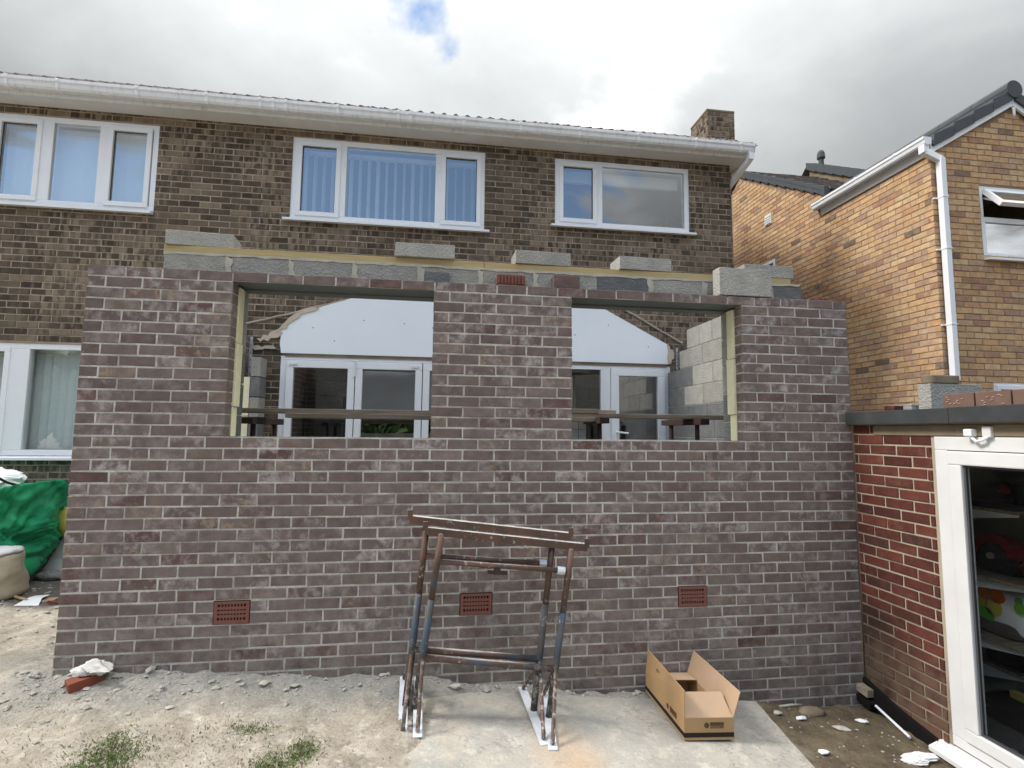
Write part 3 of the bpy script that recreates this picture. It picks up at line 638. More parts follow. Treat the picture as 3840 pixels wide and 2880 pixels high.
# ================================================================== NEW EXTENSION
EW = 5.5125; O1 = (.9, 2.25, 1.5, 2.55); O2 = (3.2625, 4.6125, 1.5, 2.55); ZB = -.6
VENT = [(.9, 1.125, .30, .45), (2.475, 2.70, .30, .45), (4.05, 4.275, .30, .45)]
ext = empty('brick_extension', (EW/2, 0, 0), 'half built grey brown brick extension with two empty window openings', 'extension')
core = MB()
for r in split(0, EW, ZB, 2.612, [(O1[0]-.004, O1[1]+.004, O1[2]-.006, 2.553), (O2[0]-.004, O2[1]+.004, O2[2]-.006, 2.553)]+VENT):
    core.box(max(r[0], .004), min(r[1], EW-.004), .0038, .098, r[2], r[3])
core.build('wall', M['ext_mortar'], ext)
cells = bond(0, EW, ZB, 2.625, [O1, O2]+VENT, zb=ZB, seed=11, jx=.005)
lay(ext, cells, (0, 0), 0, .1025, M['ext_brick'], 300, proud=.0016)
# half-depth mortar bed on top of the sill course
for o in (O1, O2): Bx(o[0]+.004, o[1]-.004, .004, .1, 1.489, 1.4965).build('mortar_bed', M['ext_mortar'], ext)
# air bricks
def air_brick(v):
    x0, x1, z0, z1 = v[0]+.006, v[1]-.006, v[2]+.004, v[3]-.006; b = MB(); nh, nv = 9, 4
    b.box(x0, x1, -.002, .05, z0, z0+.022); b.box(x0, x1, -.002, .05, z1-.016, z1); b.box(x0, x0+.02, -.0015, .05, z0+.022, z1-.016); b.box(x1-.02, x1, -.0015, .05, z0+.022, z1-.016)
    a0, a1, c0, c1 = x0+.02, x1-.02, z0+.022, z1-.016; pw = (a1-a0)/nh; ph = (c1-c0)/nv
    for i in range(1, nv): b.box(a0, a1, -.0008, .045, c0+i*ph-.0078, c0+i*ph+.0078)
    for i in range(1, nh): b.box(a0+i*pw-.0046, a0+i*pw+.0046, .0, .045, c0, c1)
    b.box(a0, a1, .046, .052, c0, c1)
    p = b.build('air_brick', M['terracotta'], ext)
    Bx(a0, a1, .008, .012, c0, c1).build('hole_shade_plate', M['black'], p)  # black plate just behind the face paints the shade of the holes
for v in VENT: air_brick(v)
# lintels
for o in (O1, O2):
    l = MB().box(o[0]-.15, o[1]+.15, .006, .104, 2.552, 2.5595); l.box(o[0]-.15, o[1]+.15, .205, .302, 2.545, 2.56); l.box(o[0]-.15, o[1]+.15, .104, .205, 2.556, 2.578); l.build('lintel', M['steel_lintel'], ext)
# inner leaf: blocks of the piers, insulation
def block(x0, x1, y0, y1, z0, z1, mat='block', parent=ext, name='block', bevel=.004, j=.002):
    r = lambda: random.uniform(-j, j)
    return Bx(x0, x1, y0+r(), y1+r(), z0, z1).build(name, M[mat], parent, bevel=bevel)
piers = [(.30, .9), (2.25, 3.2625), (4.6125, 5.21)]
il = MB()
for r in split(.3, 5.21, ZB, 2.545, [(.895, 2.255, 1.5, 2.6), (3.2575, 4.6175, 1.5, 2.6)]): il.box(r[0]+.003, r[1]-.003, .206, .294, r[2], r[3])
il.build('inner_leaf_mortar', M['ext_mortar'], ext)
for pi, (a, b) in enumerate(piers):
    for k in range(5):
        z0 = 1.43+k*.225; z1 = z0+.215; cut = a+(.22 if k % 2 else .44)
        if z1 > 2.545: z1 = 2.543
        js = [a]+[x for x in np.arange(cut, b-.1, .45)]+[b]
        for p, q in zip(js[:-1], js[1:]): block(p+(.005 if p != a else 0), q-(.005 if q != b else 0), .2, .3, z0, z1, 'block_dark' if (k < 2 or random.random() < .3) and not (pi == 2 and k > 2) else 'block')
mb = MB()
for k in range(8):
    for i in range(11):
        x0 = .3+i*.45-(.2 if k % 2 else 0); mb.box(max(.3, x0)+.005, min(5.21, x0+.45)-.005, .2, .3, -.37+k*.225, -.16+k*.225)
mb.build('blockwork_below_sill', M['block'], ext, kind='stuff')
for a, b, sgn in ((.30, .9, 1), (2.25, 3.2625, 0), (4.6125, 5.21, -1)):
    for k, (z0, z1, e) in enumerate(((1.5, 1.703, .0), (1.707, 2.145, .012), (2.15, 2.54, .006))):
        x0, x1 = a, b
        if sgn == 1: x1 = b+.004+e
        if sgn == -1: x0 = a-.006-e*1.5
        Bx(x0, x1, .108, .196 if k else .19, z0, z1).build('insulation_board', M['foam'], ext, bevel=.003)
Bx(.3, 5.21, .11, .195, ZB, 1.494).build('insulation_board', M['foam'], ext)
# block course above the openings (inner leaf), with fillers
top = [(.355, .786, 'block'), (.796, 1.213, 'block'), (1.223, 1.663, 'block'), (1.673, 2.137, 'block'), (2.147, 2.591, 'block'), (2.601, 3.02, 'block'), (3.03, 3.505, 'block'), (3.515, 3.952, 'block_dark'), (3.962, 4.412, 'block'), (4.422, 4.86, 'block'), (4.87, 5.02, 'block_dark'), (5.03, 5.28, 'block_dark')]
for a, b, m in top: block(a, b, .2, .3, 2.582, 2.785, m)
tm_ = MB().box(.36, 5.27, .206, .294, 2.58, 2.78)
tm_.build('block_mortar', M['ext_mortar'], ext)
# squeezed mortar bed under the plate
pts = []; x = .35
while x < 5.28: pts.append((x, 2.785+random.uniform(-.009, .004))); x += random.uniform(.03, .08)
MB().prism([(.352, .196, 2.803)]+[(p[0], .196, p[1]) for p in pts]+[(5.28, .196, 2.803)], (0, .105, 0)).build('mortar_bed', M['mortar_lump'], ext)
for x in (.79, 1.218, 1.668, 2.142, 2.596, 3.025, 3.957, 4.417):
    P = ragged((x-.022, 2.79), (x-.02, 2.63), 6, .008, int(x*100))+ragged((x+.02, 2.63), (x+.022, 2.79), 6, .012, int(x*100)+1)
    MB().prism([(a, .1935, b) for a, b in P], (0, .02, 0)).build('mortar_smear', M['mortar_lump'], ext)
Bx(2.18, 2.36, .188, .199, 2.665, 2.745).build('slate_piece', M['block_dark'], ext)
pb = MB().box(2.715, 2.93, .13, .198, 2.665, 2.735)
for i in range(8): pb.box(2.72+i*.026, 2.735+i*.026, .12, .13, 2.667, 2.733)
pb.build('ribbed_brick', M['terracotta'], ext)
for a, b in ((3.15, 3.355),): Bx(a, b, .12, .198, 2.655, 2.75).build('brick', M['ext_brick'], ext, bevel=.003)
plate = MB().box(.35, 2.62, .2, .3, 2.803, 2.849); plate.build('wall_plate', M['plate_wood'], ext, bevel=.003)
MB().box(2.625, 5.186, .2, .298, 2.802, 2.848).build('wall_plate', M['plate_wood'], ext, bevel=.003)
# right return wall: inner block leaf racked back, outer leaf and a few top bricks
rw = [(2.56, 2.785, [.31, .62, 1.07, 1.52, 1.80, 2.10]), (2.335, 2.553, [.31, .84, 1.29, 1.74, 2.30]), (2.11, 2.328, [.31, .62, 1.07, 1.52, 1.98, 2.64]), (1.885, 2.103, [.31, .84, 1.29, 1.74, 2.19, 2.64]), (1.735, 1.878, [.31, .75, 1.2, 1.65, 2.1, 2.64]), (1.51, 1.728, [.31, .62, 1.07, 1.52, 1.97, 2.42, 2.64]), (1.285, 1.503, [.31, .84, 1.29, 1.74, 2.19, 2.64])]
for z0, z1, ys in rw:
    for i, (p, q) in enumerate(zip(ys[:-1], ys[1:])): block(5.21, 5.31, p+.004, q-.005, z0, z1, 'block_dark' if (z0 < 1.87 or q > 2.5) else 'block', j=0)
rc = MB()
for z0, z1, ys in rw: rc.box(5.216, 5.304, .315, ys[-1]-.01, z0-.008, z1-.006)
rc.box(5.21, 5.31, .31, 2.64, -.5, 1.27); rc.build('block_mortar', M['ext_mortar'], ext)
rb = bond(.1, 2.65, .6, 2.70, [(.0, 1.2, 2.62, 2.9)], zb=ZB, seed=13)
lay(ext, rb, (EW, 0), math.pi/2, .1025, M['ext_brick'], 0, stuff='return_wall_bricks')
Bx(EW-.098, EW-.006, .1, 2.65, -.5, 2.61).build('return_wall_mortar', M['ext_mortar'], ext)
for i, (y, mname) in enumerate(((.18, 'ribbed'), (.42, 'plain'))):
    b = MB().box(5.40, 5.505, y, y+.21, 2.632, 2.697)
    if i == 0:
        for k in range(4): b.box(5.405+k*.026, 5.42+k*.026, y-.008, y, 2.634, 2.695)
    b.build('brick', M['terracotta'] if i == 0 else M['ext_brick'], ext, bevel=.002)
# left return: outer leaf with a doorway, stub of the inner leaf at the back
lb = bond(.0, 2.55, ZB, 2.6, [(.22, 1.70, -.1, 2.7)], zb=ZB, seed=14)
lay(ext, lb, (0, 2.65), -math.pi/2, .1025, M['ext_brick'], 0, stuff='return_wall_bricks')
ml = MB(); ml.box(.005, .098, .1, .945, ZB, 2.59); ml.box(.005, .098, 2.435, 2.65, ZB, 2.59); ml.build('return_wall_mortar', M['ext_mortar'], ext)
Bx(.108, .195, 2.44, 2.64, .1, 1.69).build('insulation_board', M['foam'], ext, bevel=.003); Bx(.106, .196, 2.436, 2.64, 1.696, 2.13).build('insulation_board', M['foam'], ext, bevel=.003)
for k in range(5): block(.205, .305, 2.43, 2.64, 1.23+k*.227, 1.448+k*.227, 'block_dark' if k in (1, 3) else 'block')
for x, z0, z1 in ((.118, 2.125, 2.62), (5.345, 2.37, 2.66)):
    st = MB().box(x-.016, x+.016, D-.012, D-.003, z0, z1); p = st.build('wall_starter_strip', M['galv'], ext)
    hl = MB()
    for i in range(5): zz = z0+.05+i*(z1-z0-.08)/5; hl.box(x-.004, x+.004, D-.0135, D-.012, zz, zz+.018)
    hl.build('slot_shade', M['black'], p)  # raised black patches stand in for the shade inside the slots

# ================================================================== NEIGHBOUR HOUSE (tan brick)
NX, NY = 8.185, 1.64
nb = empty('neighbour_house', (9.4, 2.5, 0), 'tan brick neighbouring house with dark tiled gable and white downpipe', 'house')
VY0, VZ0, RY, RZ = 3.36, 5.29, 5.60, 6.703   # verge under-edge line
vsl = (RZ-VZ0)/(RY-VY0)
def verge_z(y): return VZ0+vsl*(y-VY0) if y <= RY else RZ-vsl*(y-RY)
GX = 9.385; gsl = .615
def gable_z(x): return 5.03+gsl*((x-NX) if x <= GX else (2*GX-NX-x))
SW = (4.62, 5.25, 4.10, 4.69)   # small side window (y0,y1,z0,z1)
NW = (8.855, 10.0, 3.735, 4.65); NW2 = (8.855, 9.9, 1.0, 2.215)
# walls
wb = MB(); wb.box(NX+.006, NX+.22, NY+.006, 3.42, -.4, 5.02)
wb.prism([(NX+.006, 3.42, -.4), (NX+.006, 8., -.4), (NX+.006, 8., verge_z(8.)), (NX+.006, RY, RZ), (NX+.006, 3.42, verge_z(3.42))], (.215, 0, 0))
for r in split(NX+.22, 2*GX-NX, -.4, 5.02, [NW, NW2]): wb.box(r[0], r[1], NY+.006, NY+.22, r[2], r[3])
wb.prism([(NX+.02, NY+.006, 5.02), (2*GX-NX-.02, NY+.006, 5.02), (GX, NY+.006, gable_z(GX)-.01)], (0, .2, 0))
wb.box(2*GX-NX-.2, 2*GX-NX, NY+.22, 3.4, -.4, 5.02)
wb.build('wall', M['tan_mortar'], nb)
MB().box(NX+.22, 2*GX-NX-.2, NY+1.2, NY+1.3, -.4, 5.0).build('interior_partition', M['room'], nb)
side = bond(0, 4.4, 1.2, 6.9, [(5.9-SW[1], 5.9-SW[0], SW[2], SW[3])], zb=.02, seed=21, off=.03, clip=lambda u, z: z < ((5.0 if 5.9-u-1.64 < 1.78 else verge_z(5.9-u+.10)-.0)))
side = [(a+(5.9-NY-4.4) if False else a, b, c, d) for a, b, c, d in side]
front = bond(.0, 2*GX-2*NX, 1.2, 5.9, [(NW[0]-NX, NW[1]-NX, NW[2], NW[3]), (NW2[0]-NX, NW2[1]-NX, NW2[2], NW2[3])], zb=.02, seed=22, clip=lambda u, z: z < gable_z(NX+u)-.06)
lay(nb, bond(0, 5.9-NY, 1.2, 6.9, [(5.9-SW[1], 5.9-SW[0], SW[2], SW[3])], zb=.02, seed=21, off=.03, clip=lambda u, z: z < (5.0 if 5.9-u < 3.42 else verge_z(5.9-u)-.05)), (NX, 5.9), -math.pi/2, .1025, M['tan_brick'], 200)
lay(nb, front, (NX, NY), 0, .1025, M['tan_brick'], 100, stuff='front_brick_courses')
window(nb, 'window', NW[0], NW[1], NW[2], 4.255, NY, [(8.93, 9.92, False)], sill=True, sillext=0, out=.02)
w = MB(); w.box(NW[0], NW[1], NY+.01, NY+.09, 4.60, 4.65); w.box(NW[0], NW[0]+.05, NY+.01, NY+.09, 4.256, 4.60); w.box(NW[1]-.05, NW[1], NY+.01, NY+.09, 4.256, 4.60); w = w.build('vent_window', M['upvc'], nb, bevel=.004)
vl = []   # top hung open vent
a0, a1 = NW[0]+.055, NW[1]-.055; th = math.radians(38); hy, hz = NY-.005, 4.61; Lv = .33
def vp(x, s, o): return (x, hy-math.sin(th)*s-math.cos(th)*o, hz-math.cos(th)*s+math.sin(th)*o)
vs_ = MB()
for s0, s1, p, q in ((0, .06, a0, a1), (Lv-.06, Lv, a0, a1), (.06, Lv-.06, a0, a0+.06), (.06, Lv-.06, a1-.06, a1)):
    vs_.hexa([vp(p, s1, 0), vp(q, s1, 0), vp(q, s1, -.05), vp(p, s1, -.05), vp(p, s0, 0), vp(q, s0, 0), vp(q, s0, -.05), vp(p, s0, -.05)])
vs_.build('vent_sash', M['upvc'], w)
MB().hexa([vp(a0+.06, Lv-.06, -.02), vp(a1-.06, Lv-.06, -.02), vp(a1-.06, Lv-.06, -.028), vp(a0+.06, Lv-.06, -.028), vp(a0+.06, .06, -.02), vp(a1-.06, .06, -.02), vp(a1-.06, .06, -.028), vp(a0+.06, .06, -.028)]).build('pane', M['glass'], w)
MB().bar((a0+.02, NY+.02, 4.50), vp(a0+.02, Lv*.8, -.03), .012, .02).build('window_stay', M['galv'], w)
window(nb, 'window', *NW2, NY, [(8.94, 9.82, True)], sill=False, out=.02)
# side window and grille
w = MB(); w.box(NX-.004, NX+.05, SW[0], SW[1], SW[3]-.06, SW[3]-.002); w.box(NX-.004, NX+.05, SW[0], SW[1], SW[2], SW[2]+.06); w.box(NX-.004, NX+.05, SW[0], SW[0]+.06, SW[2]+.06, SW[3]-.06); w.box(NX-.004, NX+.05, SW[1]-.06, SW[1], SW[2]+.06, SW[3]-.06)
w = w.build('window', M['upvc'], nb, bevel=.004); Bx(NX-.001, NX+.004, SW[0]+.06, SW[1]-.06, SW[2]+.06, SW[3]-.06).build('pane', M['gasket'], w)
g = MB().box(NX-.02, NX+.01, 4.665, 4.85, 5.36, 5.56).build('wall_vent', M['upvc_old'], nb, bevel=.004)
for i in range(4): Bx(NX-.034, NX-.02, 4.68, 4.835, 5.38+i*.042, 5.398+i*.042).build('louvre', M['upvc'], g)
# rear gable roof
FO = .06
def gtile(name, L, w0): return None
gr = MB()
for sg in (-1, 1):
    x0, x1 = GX, GX+sg*(GX-NX+.10)
    z0, z1 = gable_z(GX)+.14, gable_z(GX)+.14-gsl*(GX-NX+.10)
    e = 3.46 if sg < 0 else 3.6
    gr.hexa([(x0, NY-.02, z0-.05), (x1, NY-.02, z1-.05), (x1, e, z1-.05), (x0, 4.6, z0-.05), (x0, NY-.02, z0), (x1, NY-.02, z1), (x1, e, z1), (x0, 4.6, z0)])
groof = gr.build('gable_roof', M['slate'], nb)
for sg in (-1, 1):
    for k in range(4):
        s0 = .34*k; s1 = s0+.345; n0 = GX+sg*(.02+s0*.86); n1 = GX+sg*(.02+s1*.86)
        za = gable_z(GX)+.150-gsl*abs(n0-GX); zb_ = gable_z(GX)+.190-gsl*abs(n1-GX)
        MB().prism([(n0, NY-.07, za), (n1, NY-.07, zb_), (n1+sg*.02, NY-.07, zb_-.14), (n1, NY-.07, zb_-.155), (n0, NY-.07, za-.13)], (0, .32, 0)).build('verge_tile', M['slate'], groof, bevel=.006)
mr = MB()
for k in range(7): mr.tube([(GX, NY-.08+k*.45, gable_z(GX)+.15), (GX, NY-.08+k*.45+.46, gable_z(GX)+.15)], .115, 14)
mr.build('ridge_tiles', M['slate'], groof, smooth=False)
for sg in (-1, 1):
    xe = GX+sg*(GX-NX+.02)
    MB().prism([(GX, NY-.045, gable_z(GX)+.09), (xe, NY-.045, gable_z(NX)+.075), (xe, NY-.045, gable_z(NX)-.045), (GX, NY-.045, gable_z(GX)-.05)], (0, .028, 0)).build('barge_board', M['upvc'], nb, bevel=.003)
MB().prism([(GX-.02, NY-.055, 5.69), (GX+.02, NY-.055, 5.69), (GX+.015, NY-.055, 5.60), (GX, NY-.055, 5.57), (GX-.015, NY-.055, 5.60)], (0, .012, 0)).build('finial_trim', M['upvc'], nb)
# side eaves: fascia, gutter, brackets, downpipe
Bx(NX-.025, NX-.002, NY-.04, 3.445, 4.985, 5.155).build('fascia', M['upvc'], nb, bevel=.003)
gq = [(.0, 5.175), (.0, 5.11), (.015, 5.085), (.075, 5.08), (.092, 5.10), (.10, 5.135), (.112, 5.15), (.112, 5.18), (.104, 5.18), (.104, 5.155), (.092, 5.14), (.084, 5.105), (.07, 5.09), (.018, 5.095), (.008, 5.115), (.008, 5.175)]
ng = MB().prism([(NX-.027-o, NY-.05, z) for o, z in gq], (0, 3.56-NY, 0)).build('gutter', M['upvc'], nb)
for y in (1.98, 2.62, 3.28): MB().prism([(NX-.027-o-(.004 if o > .06 else 0), y, z-(.004 if z < 5.13 else -.004)) for o, z in gq[:8]], (0, .022, 0)).build('gutter_bracket', M['upvc'], ng)
MB().prism([(NX-.027-o, NY-.062, z) for o, z in gq[:8]], (0, .012, 0)).build('end_cap', M['upvc'], ng)
pd = MB(); pd.box(NX-.125, NX-.05, NY-.05, NY+.03, 4.99, 5.09); pd.bar((NX-.088, NY-.012, 5.01), (NX+.085, NY-.055, 4.90), .07, .07); pd.box(NX+.05, NX+.12, NY-.09, NY-.02, 2.2, 4.92)
pdo = pd.build('downpipe', M['upvc'], nb, bevel=.006)
for z in (4.42, 3.78, 2.86): MB().box(NX+.045, NX+.125, NY-.095, NY-.0, z, z+.018).box(NX+.0, NX+.045, NY-.02, NY+.0, z-.002, z+.016).build('pipe_clip', M['upvc'], pdo)
# main roof of the neighbour and the stepped roof beyond
def slope_roof(name, x0, x1, y0, y1, z0, z1, mat):
    nrow = int(math.hypot(y1-y0, z1-z0)/.30); m = MB()
    for k in range(nrow):
        t0, t1 = k/nrow, (k+1.15)/nrow; ya, yb = y0+(y1-y0)*t0, y0+(y1-y0)*min(1, t1); za, zb = z0+(z1-z0)*t0+.045, z0+(z1-z0)*min(1, t1)+.015
        x = x0
        while x < x1:
            xe = min(x1, x+.165); dz = random.uniform(0, .012)
            m.prism([(x, ya, za+dz), (xe-.012, ya, za+dz), (xe-.012, ya, za-.03), (x, ya, za-.03)], (0, yb-ya, zb-za)); x += .165+.0
    return m
MX = 9.72
nr = MB().add([(NX-.04, VY0, VZ0+.06), (MX, VY0, VZ0+.06), (MX, RY, RZ+.10), (NX-.04, RY, RZ+.10), (MX, 8., VZ0-.3), (NX-.04, 8., VZ0-.3)], [(0, 1, 2, 3), (3, 2, 4, 5)]).build('main_roof', M['slate_moss'], nb)
slope_roof('x', NX+.05, MX, VY0-.05, RY, VZ0+.06, RZ+.10, None).build('tile_courses', M['slate_moss'], nr, kind='stuff')
n = 10
for k in range(n):
    y0 = VY0-.02+k*(RY-VY0+.05)/n; y1 = y0+(RY-VY0)/n+.012; za, zb = VZ0+vsl*(y0-VY0), VZ0+vsl*(y1-VY0)
    MB().prism([(NX-.035, y0, za-.03), (NX-.035, y1, zb-.0), (NX-.035, y1, zb+.125), (NX-.035, y0, za+.145)], (.16, 0, 0)).build('verge_tile', M['slate'], nr, bevel=.006)
dz = .27
sr = MB().add([(MX-.04, VY0, VZ0+.10+dz), (15., VY0, VZ0+.10+dz), (15., RY, RZ+.12+dz), (MX-.04, RY, RZ+.12+dz), (15., 8, VZ0-.2), (MX-.04, 8, VZ0-.2)], [(0, 1, 2, 3), (3, 2, 4, 5)]).build('stepped_roof', M['slate_moss'], nb)
MB().prism([(MX, VY0, VZ0), (MX, RY, RZ+.02), (MX, RY, RZ+dz+.08), (MX, VY0, VZ0+dz+.06)], (.1, 0, 0)).build('party_wall', M['kerb_stone'], nb)
for k in range(n):
    y0 = VY0-.02+k*(RY-VY0+.05)/n; y1 = y0+(RY-VY0)/n+.012; za, zb = VZ0+vsl*(y0-VY0)+dz, VZ0+vsl*(y1-VY0)+dz
    MB().prism([(MX-.05, y0, za-.02), (MX-.05, y1, zb-.0), (MX-.05, y1, zb+.145), (MX-.05, y0, za+.165)], (.2, 0, 0)).build('verge_tile', M['slate'], sr, bevel=.006)
vpz = MB().tube([(10.08, RY+.1, 6.9), (10.08, RY+.1, 7.30), (10.08, RY+.1, 7.30)], [.05, .05, .05], 12); vpz.tube([(10.08, RY+.1, 7.30), (10.08, RY+.1, 7.32), (10.08, RY+.1, 7.42), (10.08, RY+.1, 7.47)], [.075, .08, .07, .045], 12); vpz.build('vent_pipe', M['slate'], nb)

# ================================================================== GARAGE / OUTBUILDING
GXW = 5.526
ga = empty('brick_outbuilding', (6.6, -1., -.4), 'red brick outbuilding with flat felt roof and white glazed door', 'outbuilding')
DY0, DY1, DZ0, DZ1 = -.667, -2.35, -.35, 1.552
gw = MB()
for r in split(-.02, 4.0, -.6, 1.64, [(-DY0, -DY1, -.42, DZ1+.03)]): gw.box(GXW+.007, GXW+.1, -r[1], -r[0], r[2], r[3])
gw.box(GXW+.1, 8.3, -.10, -.0, -.6, 1.64); gw.box(8.2, 8.3, -4, -.10, -.6, 1.64); gw.box(GXW+.1, 8.2, -4, -3.9, -.6, 1.64)
gw.build('wall', M['red_mortar'], ga)
Bx(GXW+.1, 8.2, -.12, -.1005, -.4, 1.62).build('plastered_wall', plain('garage_inner_paint', S(142, 147, 136), .9, .06, 3, .1, .1), ga)
Bx(8.17, 8.199, -3.9, -.12, -.4, 1.62).build('plastered_wall', bpy.data.materials['garage_inner_paint'], ga)
Bx(GXW, 8.2, -3.9, -.1, -.5, -.42).build('floor', M['block_dark'], ga)
cells = bond(0.0, -DY0-.03, -.5, 1.63, [(.2, .7, 1.54, 1.7)], zb=1.4876-.075*40, seed=31, joint=.013, jx=.006, off=.0375-.225)
lay(ga, cells, (GXW, 0), -math.pi/2, .1, M['red_brick'], 300, proud=.003)
Bx(GXW-.006, GXW+.1, -2.6, -.19, 1.556, 1.628).build('door_lintel', M['kerb_stone'], ga, bevel=.006)
pb_ = MB(); pb_.prism([(GXW-.03, .0, -.6), (GXW-.03, -.64, -.6), (GXW-.03, -.64, -.385), (GXW-.03, -.30, -.33), (GXW-.03, 0, -.25)], (.03, 0, 0)); pb_.build('tarred_plinth', M['black'], ga, bevel=.008)
# roof
rf = MB().box(GXW-.055, 8.4, -4.1, .04, 1.655, 1.728).build('roof', M['felt'], ga, bevel=.012)
Bx(GXW-.065, GXW-.05, -4.1, -.83, 1.638, 1.735).build('felt_edge', M['felt'], rf, bevel=.003); Bx(GXW-.063, GXW-.048, -.826, .04, 1.636, 1.732).build('felt_edge', M['felt'], rf, bevel=.003)
# door
df = MB()
def ring(mb, y0, y1, z0, z1, t, x0, x1, tb=None):
    tb = tb or t; mb.box(x0, x1, y1, y0, z1-t, z1); mb.box(x0, x1, y1, y0, z0, z0+tb); mb.box(x0, x1, y0-t, y0, z0+tb, z1-t); mb.box(x0, x1, y1, y1+t, z0+tb, z1-t)
ring(df, DY0, DY1, DZ0, DZ1, .085, GXW-.004, GXW+.07, .06)
gd = df.build('door', M['upvc_old'], ga, bevel=.006)
df = MB(); ring(df, DY0-.09, DY1+.09, DZ0+.065, DZ1-.09, .085, GXW-.016, GXW+.05, .075); df.build('sash', M['upvc_old'], gd, bevel=.008)
df = MB(); ring(df, DY0-.175, DY1+.175, DZ0+.14, DZ1-.175, .013, GXW+.004, GXW+.02); df.build('gasket', M['gasket'], gd)
MB().add([(GXW+.012, DY1+.18, DZ0+.145), (GXW+.012, DY0-.18, DZ0+.145), (GXW+.012, DY0-.18, DZ1-.18), (GXW+.012, DY1+.18, DZ1-.18)], [(0, 1, 2, 3)]).build('pane', glass('garage_glass', .0, (.86, .89, .87, 1), .5), gd)
sl = MB().prism([(GXW+.05, -.58, -.352), (GXW-.09, -.58, -.40), (GXW-.09, -.58, -.43), (GXW+.05, -.58, -.40)], (0, -2., 0)); sl.build('sill', M['upvc_old'], gd, bevel=.004)
# ------------------------------------------------------------------ things inside the outbuilding
def shelf(z, x0, x1, dy, label, bk):
    s = empty('shelf', (6.5, -.25, z), label, 'shelf')
    Bx(x0, x1, -.125-dy, -.125, z, z+.022).build('shelf_board', M['board_wood'], s, bevel=.003)
    for bx_ in bk:
        MB().prism([(bx_, -.125, z-.002), (bx_, -.125-dy+.01, z-.002), (bx_, -.125-dy+.01, z-.018), (bx_, -.125, z-.115)], (.016, 0, 0)).build('shelf_bracket', M['upvc'], s)
    Bx(bk[0]-.006, bk[0]+.022, -.124, -.1205, z-.30, z+.10).build('shelf_upright', M['upvc'], s)
shelf(1.045, 6.05, 7.9, .58, 'uppermost shelf inside the outbuilding on white brackets', (6.08, 6.9))
shelf(.575, 6.05, 7.9, .62, 'middle shelf inside the outbuilding carrying the red tool', (6.08, 6.9))
shelf(.17, 6.05, 7.9, .60, 'lower shelf inside the outbuilding carrying the spotted bag', (6.08, 6.9))
shelf(-.10, 6.3, 7.9, .36, 'lowest short shelf bracket inside the outbuilding', (6.33, 6.9))
M['tool_red'] = plain('red_plastic', S(128, 36, 40), .4, .08, 8, .5, .05); M['dark_plastic'] = plain('dark_plastic', S(48, 48, 54), .5, .1, 8, .4, .05)
t = empty('power_saw', (6.25, -.45, .597), 'red and black power saw with cable on the middle shelf', 'power tool')
hb = MB()
for k in range(14):
    a = math.pi*k/13; b_ = math.pi*(k+1)/13
    if k == 13: break
    f = lambda an, r: (6.2, -.42-math.cos(an)*r*1.1, .72+math.sin(an)*r)
    hb.hexa([f(a, .09), f(b_, .09), (6.32,)+f(b_, .09)[1:], (6.32,)+f(a, .09)[1:], f(a, .145), f(b_, .145), (6.32,)+f(b_, .145)[1:], (6.32,)+f(a, .145)[1:]])
hb.build('guard', M['tool_red'], t)
MB().tube([(6.19, -.42, .72), (6.27, -.42, .72)], .088, 18).build('blade_cover', M['dark_plastic'], t, bevel=.006)
MB().box(6.21, 6.33, -.52, -.30, .60, .72).build('body', M['dark_plastic'], t, bevel=.02)
MB().tube([(6.26, -.52, .72), (6.26, -.60, .80), (6.26, -.62, .70), (6.26, -.56, .66)], .028, 10).build('grip', M['tool_red'], t, smooth=True)
MB().tube([(6.25, -.60, .72), (6.24, -.66, .76), (6.24, -.69, .70), (6.24, -.67, .63), (6.24, -.62, .66), (6.24, -.60, .62), (6.24, -.50, .605)], .009, 8).build('cable', M['dark_plastic'], t, smooth=True)
MB().tube([(6.17, -.42, .72), (6.19, -.42, .72)], .022, 12).build('arbor_bolt', M['galv'], t)
t = empty('hard_hat', (6.5, -.40, 1.068), 'dark rounded case with red lamp on the uppermost shelf', 'case')
hh = MB(); hh.tube([(6.5, -.42, 1.068), (6.5, -.42, 1.12), (6.5, -.42, 1.22)], [.075, .07, .065], 14); hh.build('stem', M['dark_plastic'], t)
MB().tube([(6.5, -.42, 1.22), (6.5, -.42, 1.25), (6.5, -.44, 1.31), (6.5, -.44, 1.35)], [.07, .15, .15, .06], 16).build('shell', M['dark_plastic'], t, smooth=True)
MB().tube([(6.44, -.33, 1.14), (6.44, -.33, 1.16), (6.44, -.33, 1.20)], [.03, .045, .01], 10).build('lamp', plain('orange_red_plastic', S(214, 72, 40), .4, .05, 8, .4, 0), t)
bg = empty('spotted_bag', (6.3, -.40, .194), 'white carrier bag with orange, yellow and green spots', 'bag')
